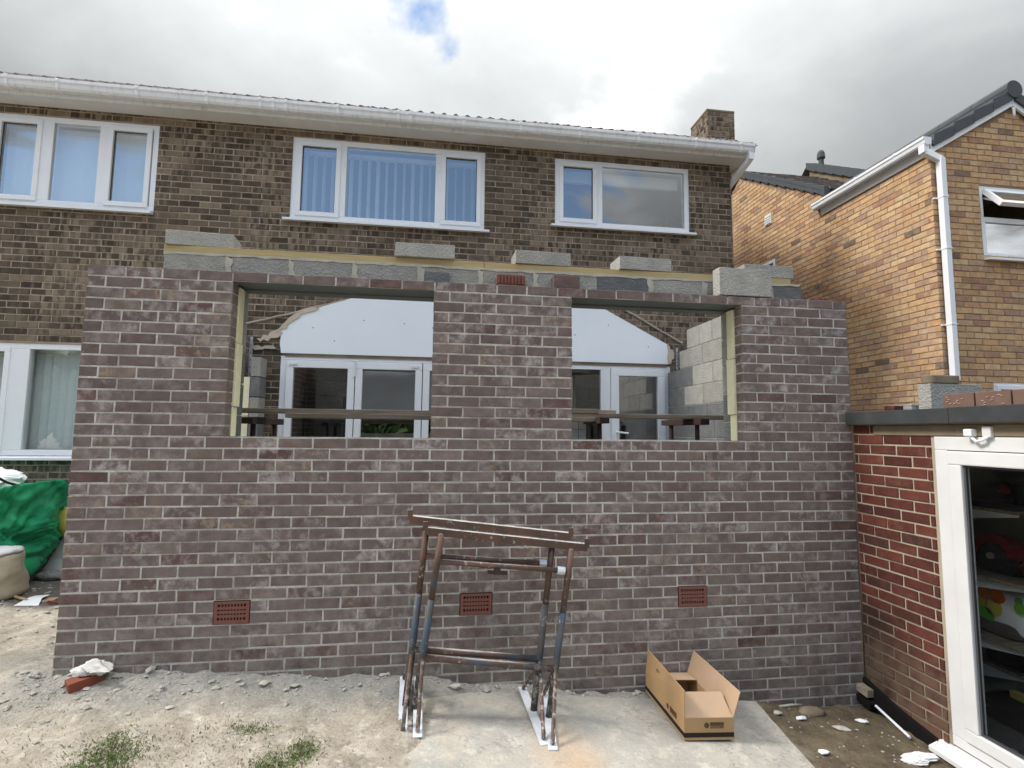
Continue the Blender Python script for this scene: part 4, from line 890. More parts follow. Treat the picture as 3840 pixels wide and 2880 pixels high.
def pouch(x0, x1, y0, y1, z0, z1, mat, parent, name, taper=.15, amp=.02, n=22, m=12, seed=0, bev=None, **kw):
    v = []; f = []; cx, cy = (x0+x1)/2, (y0+y1)/2; hx, hy = (x1-x0)/2, (y1-y0)/2
    for j in range(m+1):
        t_ = j/m; k = 1-taper*t_**2 if taper >= 0 else 1+taper*(1-t_)**2
        if j == 0: k *= .86
        if j == m: k *= .55
        for i in range(n):
            a = 2*math.pi*i/n; c, s = math.cos(a), math.sin(a); e = .5
            px = math.copysign(abs(c)**e, c); py = math.copysign(abs(s)**e, s)
            r = k*(1+amp*8*float(fbm(np.array(i*.55+seed), np.array(t_*3.+seed), seed, 3)))
            v.append((cx+px*hx*r, cy+py*hy*r, z0+(z1-z0)*t_+amp*float(vnoise(np.array(i*.9), np.array(j*.9+seed), seed))))
    for j in range(m):
        for i in range(n): f.append((j*n+i, j*n+(i+1)%n, (j+1)*n+(i+1)%n, (j+1)*n+i))
    f += [tuple(range(n))[::-1], tuple(range(m*n, m*n+n))]
    return MB().add(v, f).build(name, mat, parent, smooth=True, **kw)
pouch(6.18, 6.42, -.66, -.20, .195, .50, M['foil'], bg, 'bag_body', .1, .006, seed=3)
for y, z, r, c in ((-.36, .45, .042, S(204, 120, 40)), (-.45, .45, .048, S(214, 100, 40)), (-.35, .385, .03, S(214, 186, 70)), (-.42, .365, .055, S(196, 186, 80)), (-.36, .30, .06, S(90, 170, 70)), (-.59, .41, .035, S(120, 180, 70)), (-.585, .46, .02, S(110, 160, 70))):
    P = [(6.172, y+r*math.cos(2*math.pi*k/18), z+r*math.sin(2*math.pi*k/18)) for k in range(18)]
    MB().prism(P, (.012, 0, 0)).build('printed_spot', plain('spot', c, .6, .03, 8, .3, 0), bg)
pouch(6.14, 6.30, -.60, -.22, .194, .28, plain('grey_cloth', S(92, 86, 84), .95, .2, 9, .1, .5), None, 'folded_cloth', .3, .02, seed=5, label='dark grey crumpled cloth below the spotted bag', cat='cloth')
Bx(6.35, 6.7, -.52, -.2, -.076, .09).build('tool_case', M['dark_plastic'], None, bevel=.015, label='black tool case on the lowest shelf in the outbuilding', cat='case')
ys = empty('spirit_level', (6.5, -.6, -.30), 'yellow spirit level lying low inside the outbuilding', 'spirit level')
Bx(6.4, 6.45, -1.2, -.3, -.30, -.25).build('level_body', M['yellow'], ys, bevel=.004); Bx(6.39, 6.4, -.70, -.55, -.29, -.26).build('vial_window', M['galv'], ys)
Bx(6.2, 6.9, -1.3, -.2, -.42, -.302).build('storage_crate', M['dark_plastic'], None, bevel=.02, label='black crate on the outbuilding floor under the spirit level', cat='crate')
lp = empty('security_light_bracket', (GXW-.02, -.97, 1.54), 'broken white light bracket above the outbuilding door', 'bracket')
MB().box(GXW-.05, GXW-.005, -.95, -.90, 1.555, 1.60).build('sensor_head', M['upvc'], lp, bevel=.008); MB().box(GXW-.03, GXW-.004, -1.045, -.995, 1.55, 1.615).build('wall_plate', M['upvc_old'], lp, bevel=.006)
MB().tube([(GXW-.03, -.925, 1.56), (GXW-.035, -.965, 1.525), (GXW-.03, -1.0, 1.535), (GXW-.02, -1.03, 1.56)], .009, 8).build('arm', M['upvc'], lp, smooth=True)

# ------------------------------------------------------------------ things on the outbuilding roof
RT = 1.7305
Bx(5.92, 6.36, -.295, -.19, RT, RT+.215).build('concrete_block', M['block'], None, bevel=.004, label='pale concrete block standing on edge on the flat felt roof', cat='concrete block')
sb = MB(); P = []
for k in range(9): a = math.pi/2+math.pi*k/8; P.append((5.96+.045*math.cos(a), -.25+.05*math.sin(a), RT+.217))
P += [(6.17, -.30, RT+.217), (6.17, -.20, RT+.217)]
sb.prism(P, (0, 0, .062)).build('rounded_stone', M['kerb_stone'], None, bevel=.008, label='round nosed grey brick lying on top of the roof block', cat='brick')
for i, (y, lab) in enumerate(((-.62, 'red perforated brick on the felt roof nearest the concrete block'), (-.835, 'red perforated brick in the middle of the roof row'), (-1.05, 'red perforated brick at the near end of the roof row showing its hole'))):
    b = MB(); x0, x1, y0, y1 = 5.66, 5.725, y-.205, y
    root = Bx(x0, x1, y0, y1, RT, RT+.1025).build('loose_brick', M['pale_red'], None, bevel=.003, label=lab, cat='brick', group='loose bricks on the felt roof')
    if i < 2:
        d_ = MB(); r = random.Random(i)
        for k in range(9): yy = y0+.02+r.random()*.16; zz = RT+.02+r.random()*.06; d_.box(x0-.004, x0, yy, yy+.014, zz, zz+.004)
        d_.build('drag_marks', M['mortar_lump'], root)
    else:
        Bx(x0+.02, x1-.02, y0-.001, y0+.01, RT+.03, RT+.075).build('core_hole_shade', M['black'], root, bevel=.004)  # black patch on the end face stands in for the hole's shade
Bx(5.88, 5.97, -.17, .05, RT, RT+.065).build('half_block', M['block'], None, bevel=.006, label='flat grey offcut block at the far end of the felt roof', cat='concrete block')
Bx(5.70, 5.78, -.20, -.11, RT, RT+.05).build('brick_piece', M['red_brick'], None, bevel=.006, label='small dark red brick piece on the roof edge', cat='brick')

# ------------------------------------------------------------------ loose blocks on the wall plate
def loose(x0, x1, y0, z0, lab, yaw=0, h=.105, d=.215):
    c = ((x0+x1)/2, y0+d/2, z0); o = MB().box(-(x1-x0)/2, (x1-x0)/2, -d/2, d/2, 0, h).build('concrete_block', M['block'], None, bevel=.004, loc=(0, 0, 0), label=lab, cat='concrete block', group='loose blocks along the wall plate')
    o.location = c; o.rotation_euler = (0, 0, math.radians(yaw)); return o
loose(.352, .79, .20, 2.851, 'leftmost loose concrete block lying flat on the wall plate', 5)
loose(1.955, 2.395, .17, 2.851, 'rough faced loose block above the right end of the left opening', 0)
loose(2.86, 3.30, .19, 2.851, 'loose concrete block above the brick pier between the openings', 2)
loose(3.695, 4.135, .19, 2.851, 'loose concrete block above the left half of the right opening', 2)
loose(4.437, 4.875, .002, 2.628, 'upright concrete block standing on the brick course over the right opening', 0, h=.218, d=.1)
loose(4.775, 5.212, .20, 2.851, 'rightmost loose block overhanging the end of the wall plate', 0)

# ================================================================== INSIDE THE EXTENSION: boards and trestles
def sboard(x0, x1, y0, z0, lab, yaw=0, w=.22):
    o = MB().box(-(x1-x0)/2, (x1-x0)/2, -w/2, w/2, 0, .038).build('scaffold_board', M['board_wood'], None, bevel=.003, loc=(0, 0, 0), label=lab, cat='scaffold board', group='boards on the inner trestles')
    o.location = ((x0+x1)/2, y0+w/2, z0); o.rotation_euler = (0, 0, math.radians(yaw))
sboard(.47, 2.95, .90, 1.690, 'long weathered scaffold board across the left opening, upper one')
sboard(1.03, 3.72, .88, 1.6505, 'weathered scaffold board under the upper one in the left opening')
sboard(3.30, 5.16, .93, 1.690, 'long scaffold board across the right opening')
sboard(3.05, 3.75, .92, 1.7295, 'short cement crusted board on top beside the brick pier', 1)
sboard(3.30, 3.98, 1.10, 1.7295, 'short pale board end behind the red trestle head', -1, .17)
def inner_trestle(x, y, z, lab):
    t = empty('trestle', (x, y, -.1), lab, 'trestle', 'trestles inside the extension')
    Bx(x-.045, x+.045, y-.10, y+.75, z-.055, z).build('head_bar', M['rust_dark'], t, bevel=.004)
    for yy in (y+.05, y+.60):
        MB().tube([(x, yy, z-.055), (x, yy, .02)], .021, 10).build('leg', M['rust_dark'], t)
        Bx(x-.25, x+.25, yy-.02, yy+.02, -.02, .02).build('foot', M['rust_dark'], t)
    MB().tube([(x, y+.05, .5), (x, y+.60, .5)], .016, 8).build('stretcher', M['rust_dark'], t)
inner_trestle(.76, .9, 1.650, 'dark red trestle under the boards at the left jamb')
inner_trestle(3.755, .86, 1.689, 'red trestle under the boards beside the central pier')
inner_trestle(4.72, .9, 1.689, 'black trestle under the board near the right jamb')
fb = empty('foam_board_offcut', (3.5, 1.3, 0.), 'white faced foam board offcut with printed grid, standing below the boards', 'foam board')
Bx(3.30, 3.74, 1.302, 1.36, .0, 1.675).build('foam_core', M['foam'], fb, bevel=.004); Bx(3.302, 3.73, 1.297, 1.3015, .0, 1.668).build('white_facing', M['foil'], fb)
gl = MB()
for x in (3.42, 3.54, 3.66): gl.box(x, x+.003, 1.2955, 1.297, .0, 1.66)
for z in (1.45, 1.58): gl.box(3.303, 3.729, 1.2945, 1.2955, z, z+.003)
gl.build('printed_grid', M['gasket'], fb)

# ================================================================== TRESTLES OUTSIDE
def trestle(fl, fr, bl, br_, tl, tr, barl, barr, lab, upz, loz, brk):
    """feet: (front,back) left/right ; bl/br leg bases ; tl/tr leg tops ; bar ends"""
    t = empty('builders_trestle', ((bl[0]+br_[0])/2, bl[1], bl[2]), lab, 'trestle', 'trestles in front of the wall')
    for (f0, f1), b0, t0 in ((fl, bl, tl), (fr, br_, tr)):
        f0, f1, b0, t0 = map(Vector, (f0, f1, b0, t0)); mid = (f0+f1)/2
        MB().bar(f0, f1, .052, .008).build('foot', M['foot_steel'], t, bevel=.001)
        MB().tube([b0, b0.lerp(t0, .62)], .0215, 14).build('leg', M['leg_paint'], t, smooth=True); MB().tube([b0.lerp(t0, .60), t0], .0195, 14).build('inner_leg', M['rust'], t, smooth=True)
        k = b0.lerp(t0, .30); MB().tube([k, f0.lerp(mid, .12)+Vector((0, 0, .012))], .012, 8).build('foot_brace', M['rust'], t); MB().tube([k, f1.lerp(mid, .12)+Vector((0, 0, .012))], .012, 8).build('foot_brace', M['rust'], t)
    a, b = Vector(barl), Vector(barr); n = (b-a).normalized()
    br = MB().bar(a+Vector((0, .022, .018)), b+Vector((0, .022, .018)), .05, .005); br.bar(a+Vector((0, -.001, -.003)), b+Vector((0, -.001, -.003)), .005, .042)
    br.bar(a+Vector((.003, 0, .0)), a+Vector((.003, 0, .055)), .006, .03, (1, 0, 0)); br.bar(b+Vector((-.003, 0, 0)), b+Vector((-.003, 0, .055)), .006, .03, (1, 0, 0))
    br.build('top_bar', M['rust'], t)
    def at(p, q, z): f = (z-p[2])/(q[2]-p[2]); return Vector(p).lerp(Vector(q), f)
    u0, u1 = at(bl, tl, upz[0]), at(br_, tr, upz[1]); MB().tube([u0, u1], .0155, 12).build('cross_tube', M['rust'], t, smooth=True)
    l0, l1 = at(bl, tl, loz[0]), at(br_, tr, loz[1]); MB().tube([l0, l1], .0195, 12).build('cross_tube', M['rust'], t, smooth=True)
    m = u0.lerp(u1, brk); MB().bar(m+Vector((-.06, 0, -.035)), m+Vector((.06, 0, -.045)), .012, .02).build('locking_pin', M['rust_dark'], t)
    MB().bar(m+Vector((-.02, -.0, -.03)), m+Vector((.02, 0, -.03)), .03, .04).build('clamp', M['rust_dark'], t)
    c = u1.lerp(u0, .03); MB().tube([c, c.lerp(u0, .06)], .024, 10).build('collar', M['foot_steel'], t)
trestle(((2.150, -.61, -.118), (2.122, -.09, -.036)), ((2.938, -.665, -.185), (2.897, -.09, -.142)), (2.150, -.36, -.078), (2.93, -.345, -.158), (2.25, -.42, .985), (3.03, -.42, .885), (2.147, -.42, 1.02), (3.150, -.42, .90), 'rusty steel trestle nearest the wall, left one of the pair', (.805, .735), (.25, .15), .52)
trestle(((2.232, -.63, -.118), (2.215, -.12, -.03)), ((2.972, -.715, -.185), (3.030, -.16, -.150)), (2.206, -.40, -.075), (3.010, -.42, -.172), (2.339, -.46, .94), (3.140, -.46, .835), (2.240, -.46, .958), (3.242, -.46, .84), 'rusty paint splashed steel trestle standing in front, right one of the pair', (.775, .70), (.215, .115), .45)

# ================================================================== CARDBOARD BOX
bxr = empty('cardboard_box', (3.93, -.34, -.262), 'open brown cardboard box with raised flaps on the slab', 'box')
def P3(x, y, z): return (x, y, z+slabz(x)+.006+.0)
BXL, BXR_, BYF, BYB, BH, T = 3.79, 4.105, -.60, -.015, .125, .005
zf = lambda x: slabz(3.95)+.012-.05*(x-3.95)
def quadbox(p, n, t=T): return MB().prism(p, tuple(Vector(n)*t))
z0 = {x: zf(x) for x in (BXL, BXR_)}
def pt(x, y, h): return (x, y, zf(x)+h)
walls = [([pt(BXL, BYF, 0), pt(BXR_, BYF, 0), pt(BXR_, BYF, BH), pt(BXL, BYF, BH)], (0, 1, 0)), ([pt(BXL, BYB, 0), pt(BXR_, BYB, 0), pt(BXR_, BYB, BH), pt(BXL, BYB, BH)], (0, -1, 0)),
         ([pt(BXL, BYF+.006, 0), pt(BXL, BYB-.006, 0), pt(BXL, BYB-.006, BH), pt(BXL, BYF+.006, BH)], (1, 0, 0)), ([pt(BXR_, BYF+.006, 0), pt(BXR_, BYB-.006, 0), pt(BXR_, BYB-.006, BH), pt(BXR_, BYF+.006, BH)], (-1, 0, 0))]
for p, n in walls: quadbox(p, n).build('side_panel', M['card'], bxr)
quadbox([pt(BXL+.006, BYF+.006, .001), pt(BXR_-.006, BYF+.006, .001), pt(BXR_-.006, BYB-.006, .001), pt(BXL+.006, BYB-.006, .001)], (0, 0, 1)).build('base_panel', M['card_in'], bxr)
FH = .155
quadbox([pt(BXL, BYF, BH+.001), pt(BXL, BYB, BH+.001), pt(BXL+.022, BYB-.0, BH+FH), pt(BXL+.004, BYF, BH+FH)], (1, 0, 0), .004).build('flap', M['card'], bxr)
quadbox([pt(BXR_, BYF, BH+.001), pt(BXR_, BYB, BH+.001), pt(BXR_+.05, BYB, BH+FH-.005), pt(BXR_+.05, BYF, BH+FH-.01)], (-1, 0, 0), .004).build('flap', M['card_in'], bxr)
quadbox([pt(BXL+.008, BYF+.004, BH+.001), pt(BXR_-.004, BYF+.004, BH+.001), pt(BXR_-.006, BYF+.13, BH+.088), pt(BXL+.01, BYF+.13, BH+.088)], (0, .3, -1), .004).build('flap', M['card_in'], bxr)
quadbox([pt(BXL+.012, BYB-.004, BH+.001), pt(BXR_-.006, BYB-.004, BH+.001), pt(BXR_-.012, BYB-.150, BH+.02), pt(BXL+.012, BYB-.150, BH+.02)], (0, 0, -1), .004).build('flap', M['card_in'], bxr)
# printed band, logo and wording
pb2 = MB(); pb2.prism([pt(BXL-.001, BYF-.0015, .016), pt(BXR_, BYF-.0015, .016), pt(BXR_, BYF-.0015, .042), pt(BXL-.001, BYF-.0015, .042)], (0, .001, 0)); pb2.prism([pt(BXL-.0015, BYF, .016), pt(BXL-.0015, BYB, .016), pt(BXL-.0015, BYB, .042), pt(BXL-.0015, BYF, .042)], (.001, 0, 0)); pb2.build('printed_band', M['print_black'], bxr)
def text(txt, size, mat, parent, mtx, name='printed_wording', ext=0):
    c = bpy.data.curves.new('txt', 'FONT'); c.body = txt; c.size = size; c.align_x = 'CENTER'; c.align_y = 'CENTER'; o = bpy.data.objects.new('txt', c); COL.objects.link(o)
    bpy.context.view_layer.update(); me = bpy.data.meshes.new_from_object(o.evaluated_get(bpy.context.evaluated_depsgraph_get())); bpy.data.objects.remove(o); me.materials.clear(); me.materials.append(mat)
    q = link(name, me, parent, tuple(mtx.to_translation())); q.rotation_euler = mtx.to_euler(); return q
def mframe(o, xd, yd):
    x = Vector(xd).normalized(); y = Vector(yd).normalized(); z = x.cross(y); m = Matrix.Identity(4)
    for i in range(3): m[i][0], m[i][1], m[i][2], m[i][3] = x[i], y[i], z[i], o[i]
    return m
tilt = (1, 0, -.05)
fx = 3.965
MB().prism([pt(fx-.012, BYF-.0015, .066), pt(fx+.075, BYF-.0015, .066), pt(fx+.075, BYF-.0015, .100), pt(fx-.012, BYF-.0015, .100)], (0, .001, 0)).build('printed_label', M['print_brown'], bxr)
text('PRODUCTS', .0165, M['card'], bxr, mframe((fx+.031, BYF-.002, pt(fx+.03, 0, .074)[2]), tilt, (.05, 0, 1)))
MB().prism([pt(fx-.034+.016*math.cos(k*.524), BYF-.0015, .083+.016*math.sin(k*.524)) for k in range(12)], (0, .001, 0)).build('printed_logo', M['print_brown'], bxr)
MB().prism([pt(BXL-.0015, -.50, .066), pt(BXL-.0015, -.41, .066), pt(BXL-.0015, -.41, .10), pt(BXL-.0015, -.50, .10)], (.001, 0, 0)).build('printed_label', M['print_brown'], bxr)
MB().prism([pt(BXL-.0015, -.375+.016*math.cos(k*.524), .083+.016*math.sin(k*.524)) for k in range(12)], (.001, 0, 0)).build('printed_logo', M['print_brown'], bxr)
# flap: stamped marks too blurred to read, and two small handling marks
def marks(y0, y1, h, hh, n, seed):
    r = random.Random(seed); m = MB(); y = y0
    while y > y1:
        w_ = r.uniform(.006, .012); a, b = h+r.uniform(-.004, .002), h+hh+r.uniform(-.004, .004)
        xo = lambda q: BXL+.001+.013*(q/FH)-.0022
        m.prism([(xo(a), y, zf(BXL)+BH+a), (xo(a), y-w_, zf(BXL)+BH+a), (xo(b), y-w_-.001, zf(BXL)+BH+b), (xo(b), y-.001, zf(BXL)+BH+b)], (.0012, 0, 0)); y -= w_+r.uniform(.003, .012)
    m.build('printed_marks', M['print_brown'], bxr)
marks(-.19, -.36, .085, .020, 9, 1); marks(-.23, -.36, .050, .018, 7, 2); marks(-.49, -.55, .085, .022, 3, 3); marks(-.52, -.56, .035, .022, 2, 4)

# ================================================================== CLUTTER BESIDE THE EXTENSION (left)
def GZ(x, y): return float(H(np.array(x), np.array(y)))
def sack(cx, cy, z0, rx, ry, h, seed, n=120, m=70):
    v = []; f = []
    for j in range(m+1):
        t = j/m
        for i in range(n):
            a = 2*math.pi*i/n; c, s_ = math.cos(a), math.sin(a)
            px = math.copysign(abs(c)**.62, c); py = math.copysign(abs(s_)**.62, s_)
            k = .80+.28*math.sin(min(1, t*1.35)*math.pi*.55)-.04*math.cos(t*9)
            def rg(p, q, sd): return 1-abs(2*float(vnoise(np.array(p), np.array(q), sd)))*2
            fold = .05*float(fbm(np.array(6*c+seed), np.array(t*2.5+3*s_), seed, 3))+.055*rg(3.2*c+1.7*t, 2.6*s_+5.*t-1.5*c, seed+3)**2+.035*rg(7*c-5*t, 6*s_+11*t, seed+8)**2+.02*rg(14*c+9*t, 13*s_-16*t, seed+11)
            if t > .6: fold *= 1.35
            k = k*(1+fold*1.6); zz = h*t
            if t > .72: zz += (t-.72)*h*(.9*max(0, c*.8-.1*s_)**1.3-.25*max(0, -c))
            v.append((cx+px*rx*k, cy+py*ry*k, z0+zz))
    for j in range(m):
        for i in range(n): f.append((j*n+i, j*n+(i+1)%n, (j+1)*n+(i+1)%n, (j+1)*n+i))
    b = len(v); v.append((cx, cy, z0)); f += [(i, b, (i+1)%n) for i in range(n)]
    b = len(v); v.append((cx, cy, z0+h*.86)); f += [(m*n+(i+1)%n, b, m*n+i) for i in range(n)]
    return MB().add(v, f)
gb = empty('bulk_bag', (-2.0, 1.95, .05), 'full green woven rubble bag beside the extension corner', 'bag')
sack(-2.06, 1.98, .03, .49, .50, .84, 5).build('bag_body', M['green_bag'], gb, smooth=True)
def lump(cx, cy, cz, rx, ry, rz, seed, mat, parent, name, n=18, m=10, amp=.3, smooth=True, **kw):
    v = []; f = []
    for j in range(m+1):
        ph = math.pi*j/m
        for i in range(n):
            a = 2*math.pi*i/n; d = np.array([math.sin(ph)*math.cos(a), math.sin(ph)*math.sin(a), math.cos(ph)])
            r = 1+amp*float(fbm(np.array(d[0]*1.8+d[2]*1.3+seed*3.1), np.array(d[1]*1.8-d[2]*1.1+seed), seed, 3))
            v.append((cx+d[0]*rx*r, cy+d[1]*ry*r, cz+d[2]*rz*r))
    for j in range(m):
        for i in range(n): f.append((j*n+i, j*n+(i+1)%n, (j+1)*n+(i+1)%n, (j+1)*n+i))
    return MB().add(v, f).build(name, mat, parent, smooth=smooth, **kw)
lump(-1.72, 1.95, .22, .24, .24, .22, 6, M['green_bag'], None, 'small_green_bag', 22, 12, .3, label='smaller green bag slumped under the big green bag', cat='bag')
def sheetlump(cx, cy, cz, rx, ry, rz, seed, mat, name, **kw): return lump(cx, cy, cz, rx, ry, rz, seed, mat, None, name, 34, 18, 1.0, False, **kw)
sheetlump(-1.95, 1.85, 1.06, .26, .2, .10, 11, M['paper_white'], 'plastic_sheet', label='crumpled white plastic sheet on top of the green bag', cat='plastic sheet')
bw = empty('board_offcuts', (-2.0, 1.7, 1.02), 'pale board offcuts sticking out of the green bag', 'board')
MB().bar((-2.3, 1.5, .93), (-1.83, 1.62, 1.07), .16, .02).build('offcut', plain('pale_board', S(206, 190, 168), .85, .1, 8, .2, .1), bw); MB().bar((-2.2, 1.6, .98), (-1.72, 1.75, 1.04), .10, .03).build('offcut', M['block_dark'], bw)
MB().tube([(-1.72, 1.75, 1.09), (-1.60, 1.72, 1.04), (-1.50, 1.72, 1.01)], .012, 8).build('black_stick', M['black'], None, label='thin black stick poking out of the green bag', cat='stick')
lump(-1.52, 2.40, .58, .08, .06, .15, 14, M['yellow'], None, 'yellow_bag', 14, 8, .4, label='yellow plastic bag showing behind the green bag', cat='bag')
ps = empty('paper_sack', (-1.75, 1.62, .05), 'torn dusty brown paper sack in front of the green bag', 'sack')
pouch(-2.02, -1.36, 1.44, 1.80, .03, .46, M['sack'], ps, 'sack_body', .12, .02, seed=9); lump(-1.62, 1.60, .45, .22, .16, .04, 15, M['paper_white'], ps, 'torn_top', 18, 8, .6)
MB().bar((-.33, 2.44, .06), (-.33, 2.44, .07), .01, .01)
wbd = MB().prism([(-1.75, 2.48, .06), (-1.35, 2.38, .06), (-1.28, 2.48, 1.0), (-1.36, 2.60, .95)], (.008, .012, .0)); wbd.build('plasterboard_sheet', M['white_board'], None, label='pale plasterboard sheet leaning between green bag and new wall', cat='plasterboard')
pp = empty('notebook', (-1.12, 1.5, .06), 'open white papers lying on the ground left of the extension', 'papers')
zb_ = GZ(-1.1, 1.5)+.012
MB().add([(-1.23, 1.40, zb_), (-1.02, 1.37, zb_+.005), (-1.08, 1.50, zb_+.03), (-1.20, 1.52, zb_+.03), (-1.10, 1.63, zb_+.02), (-1.23, 1.64, zb_+.01)], [(0, 1, 2, 3), (3, 2, 4, 5)]).build('page', M['paper_white'], pp)
Bx(-1.24, -1.02, 1.39, 1.62, zb_-.012, zb_-.004).build('cover', M['card_in'], pp)
MB().tube([(-1.40, 1.62, GZ(-1.4, 1.6)+.02), (-1.18, 1.48, GZ(-1.2, 1.5)+.02)], .012, 8).build('wood_stick', M['plate_wood'], None, label='short yellow wooden stick beside the white papers', cat='stick')
MB().tube([(-.98, 1.42, GZ(-1, 1.4)+.015), (-.80, 1.38, GZ(-.8, 1.38)+.015)], .012, 8).build('red_stick', plain('dark_red_paint', S(96, 36, 32), .6, .1, 9, .3, .1), None, label='short dark red stick right of the white papers', cat='stick')
lump(-1.48, 2.20, GZ(-1.5, 2.2)+.04, .14, .08, .05, 21, M['block_dark'], None, 'grey_slab_piece', 14, 8, .3, label='flat grey stone below the leaning plasterboard', cat='stone')
# brick with cement bag by the corner
bk = empty('brick_with_bag', (.24, -.09, GZ(.24, -.09)), 'red brick half wrapped in a white cement bag by the wall corner', 'brick')
b_ = link('brick_body', MB().box(-.085, .085, -.05, .05, 0, .065).mesh('brick_body', plain('wet_red_brick', S(122, 70, 54), .8, .12, 20, .2, .3), bevel=.005), bk, (.24, -.09, GZ(.24, -.09)-.025)); b_.rotation_euler = (0, -.08, .75)
lump(.262, -.078, GZ(.24, -.09)+.072, .10, .058, .040, 27, plain('cement_bag', S(196, 193, 188), .9, .12, 18, .2, .8, fine=40), bk, 'cement_bag', 34, 18, .9, False).rotation_euler = (0, 0, 0)

# ================================================================== RUBBLE, GRASS, SCRAPS
def stone_geo(r, rad):
    p = [(1,0,0),(-1,0,0),(0,1,0),(0,-1,0),(0,0,1),(0,0,-1),(.6,.6,.5),(-.6,.6,.5),(.6,-.6,.5),(-.6,-.6,.5)]
    s = [r.uniform(.6, 1.25), r.uniform(.5, 1.1), r.uniform(.35, .75)]; a = r.uniform(0, 6.28); ca, sa = math.cos(a), math.sin(a); v = []
    for q in p:
        k = rad*r.uniform(.7, 1.15); x, y, z = q[0]*s[0]*k, q[1]*s[1]*k, q[2]*s[2]*k; v.append((ca*x-sa*y, sa*x+ca*y, z))
    f = [(4,6,7),(4,8,6),(4,9,8),(4,7,9),(0,6,8),(1,9,7),(2,7,6),(3,8,9),(0,2,6),(2,1,7),(1,3,9),(3,0,8),(5,2,0),(5,1,2),(5,3,1),(5,0,3)]
    return v, f
def scatter(name, mat, n, gen, rad, label, seed):
    r = random.Random(seed); m = MB()
    for i in range(n):
        x, y = gen(r); k = rad(r); z = GZ(x, y)
        if 2.3 < x < 4.5 and y < -.14: z = max(z, slabz(x))
        v, f = stone_geo(r, k); m.add([(a+x, b+y, c+z+k*.02) for a, b, c in v], f)
    m.build(name, mat, None, loc=(0, 0, 0), kind='stuff', label=label)
def pw(r): return r.uniform(.003, .007) if r.random() < .62 else (r.uniform(.007, .015) if r.random() < .72 else r.uniform(.015, .030))
scatter('rubble', M['stone'], 330, lambda r: (r.uniform(-.1, 2.2), -abs(r.gauss(0, .13))-.005), pw, 'grey mortar rubble along the foot of the new wall', 1)
scatter('rubble', M['stone'], 380, lambda r: (r.gauss(.1, .42), -abs(r.gauss(.12, .24))), pw, 'loose grey stones around the left wall corner', 2)
scatter('rubble', M['stone'], 260, lambda r: (r.uniform(2.2, 4.4), -abs(r.gauss(0, .055))-.005), pw, 'crumbled mortar behind the trestles', 3)
scatter('rubble', M['mortar_lump'], 700, lambda r: (r.uniform(-.9, 2.5), r.uniform(-1.7, -.1)), lambda r: r.uniform(.002, .007) if r.random() < .92 else r.uniform(.007, .014), 'small pale chips scattered over the sandy soil', 4)
scatter('rubble', M['stone'], 130, lambda r: (r.uniform(4.6, 5.45), r.uniform(-1.3, -.03)), lambda r: r.uniform(.003, .012), 'chips in the wet mud beside the slab', 5)
scatter('rubble', M['stone'], 160, lambda r: (r.uniform(-2., -.2), r.uniform(.3, 2.5)), lambda r: r.uniform(.006, .03), 'dark rubble beside the extension', 6)
for i, (x, y, r_, mt, lab) in enumerate(((.57, -.03, .045, 'stone', 'pointed grey stone at the wall foot right of the wrapped brick'), (1.26, -.09, .05, 'mortar_lump', 'flat pale mortar lump at the wall foot below the left air brick'), (.42, -.37, .035, 'stone', 'dark flat stone on the sand below the wrapped brick'), (.83, -.34, .022, 'mortar_lump', 'single white pebble on the sand in front of the left wall'), (2.45, -.09, .045, 'mortar_lump', 'grey mortar lump at the wall foot between the trestle legs'), (2.66, -.08, .035, 'stone', 'small grey stones heap at the wall foot under the middle air brick'), (1.45, -.11, .03, 'stone', 'grey stone beside the flat pale mortar lump'))):
    v, f = stone_geo(random.Random(50+i), r_); o = MB().add(v, f).build('stone', M[mt], None, bevel=.003, loc=(0, 0, 0), label=lab, cat='stone'); o.location = (x, y, GZ(x, y)+r_*.25)
def grass():
    r = random.Random(9); v = []; f = []
    def blade(x, y, h):
        z = GZ(x, y)-.002; a = r.uniform(0, 6.28); w = r.uniform(.0012, .003); dx, dy = math.cos(a)*w, math.sin(a)*w; b = a+1.57+r.uniform(-.6, .6); l = h*r.uniform(.3, 1.1); b0 = len(v)
        v.extend([(x-dx, y-dy, z), (x+dx, y+dy, z), (x+dx*.7+math.cos(b)*l*.35, y+dy*.7+math.sin(b)*l*.35, z+h*.65), (x+math.cos(b)*l, y+math.sin(b)*l, z+h)]); f.extend([(b0, b0+1, b0+2), (b0, b0+2, b0+3)])
    for cx, cy, sx, sy, n in ((.78, -.82, .075, .09, 2600), (.72, -.66, .03, .05, 200), (1.56, -.90, .07, .07, 1900), (1.66, -.74, .045, .05, 900), (1.34, -.56, .06, .03, 420), (.9, -.95, .3, .16, 800), (1.15, -.60, .15, .06, 120), (.3, -.7, .4, .25, 240), (1.5, -.8, .3, .2, 420)):
        for _ in range(n): blade(cx+r.gauss(0, sx), cy+r.gauss(0, sy), r.uniform(.006, .017))
    me = bpy.data.meshes.new('grass'); me.from_pydata(v, [], f); me.materials.append(M['grass']); setp(link('grass', me), kind='stuff', label='short sparse grass tufts in the sandy soil')
grass()
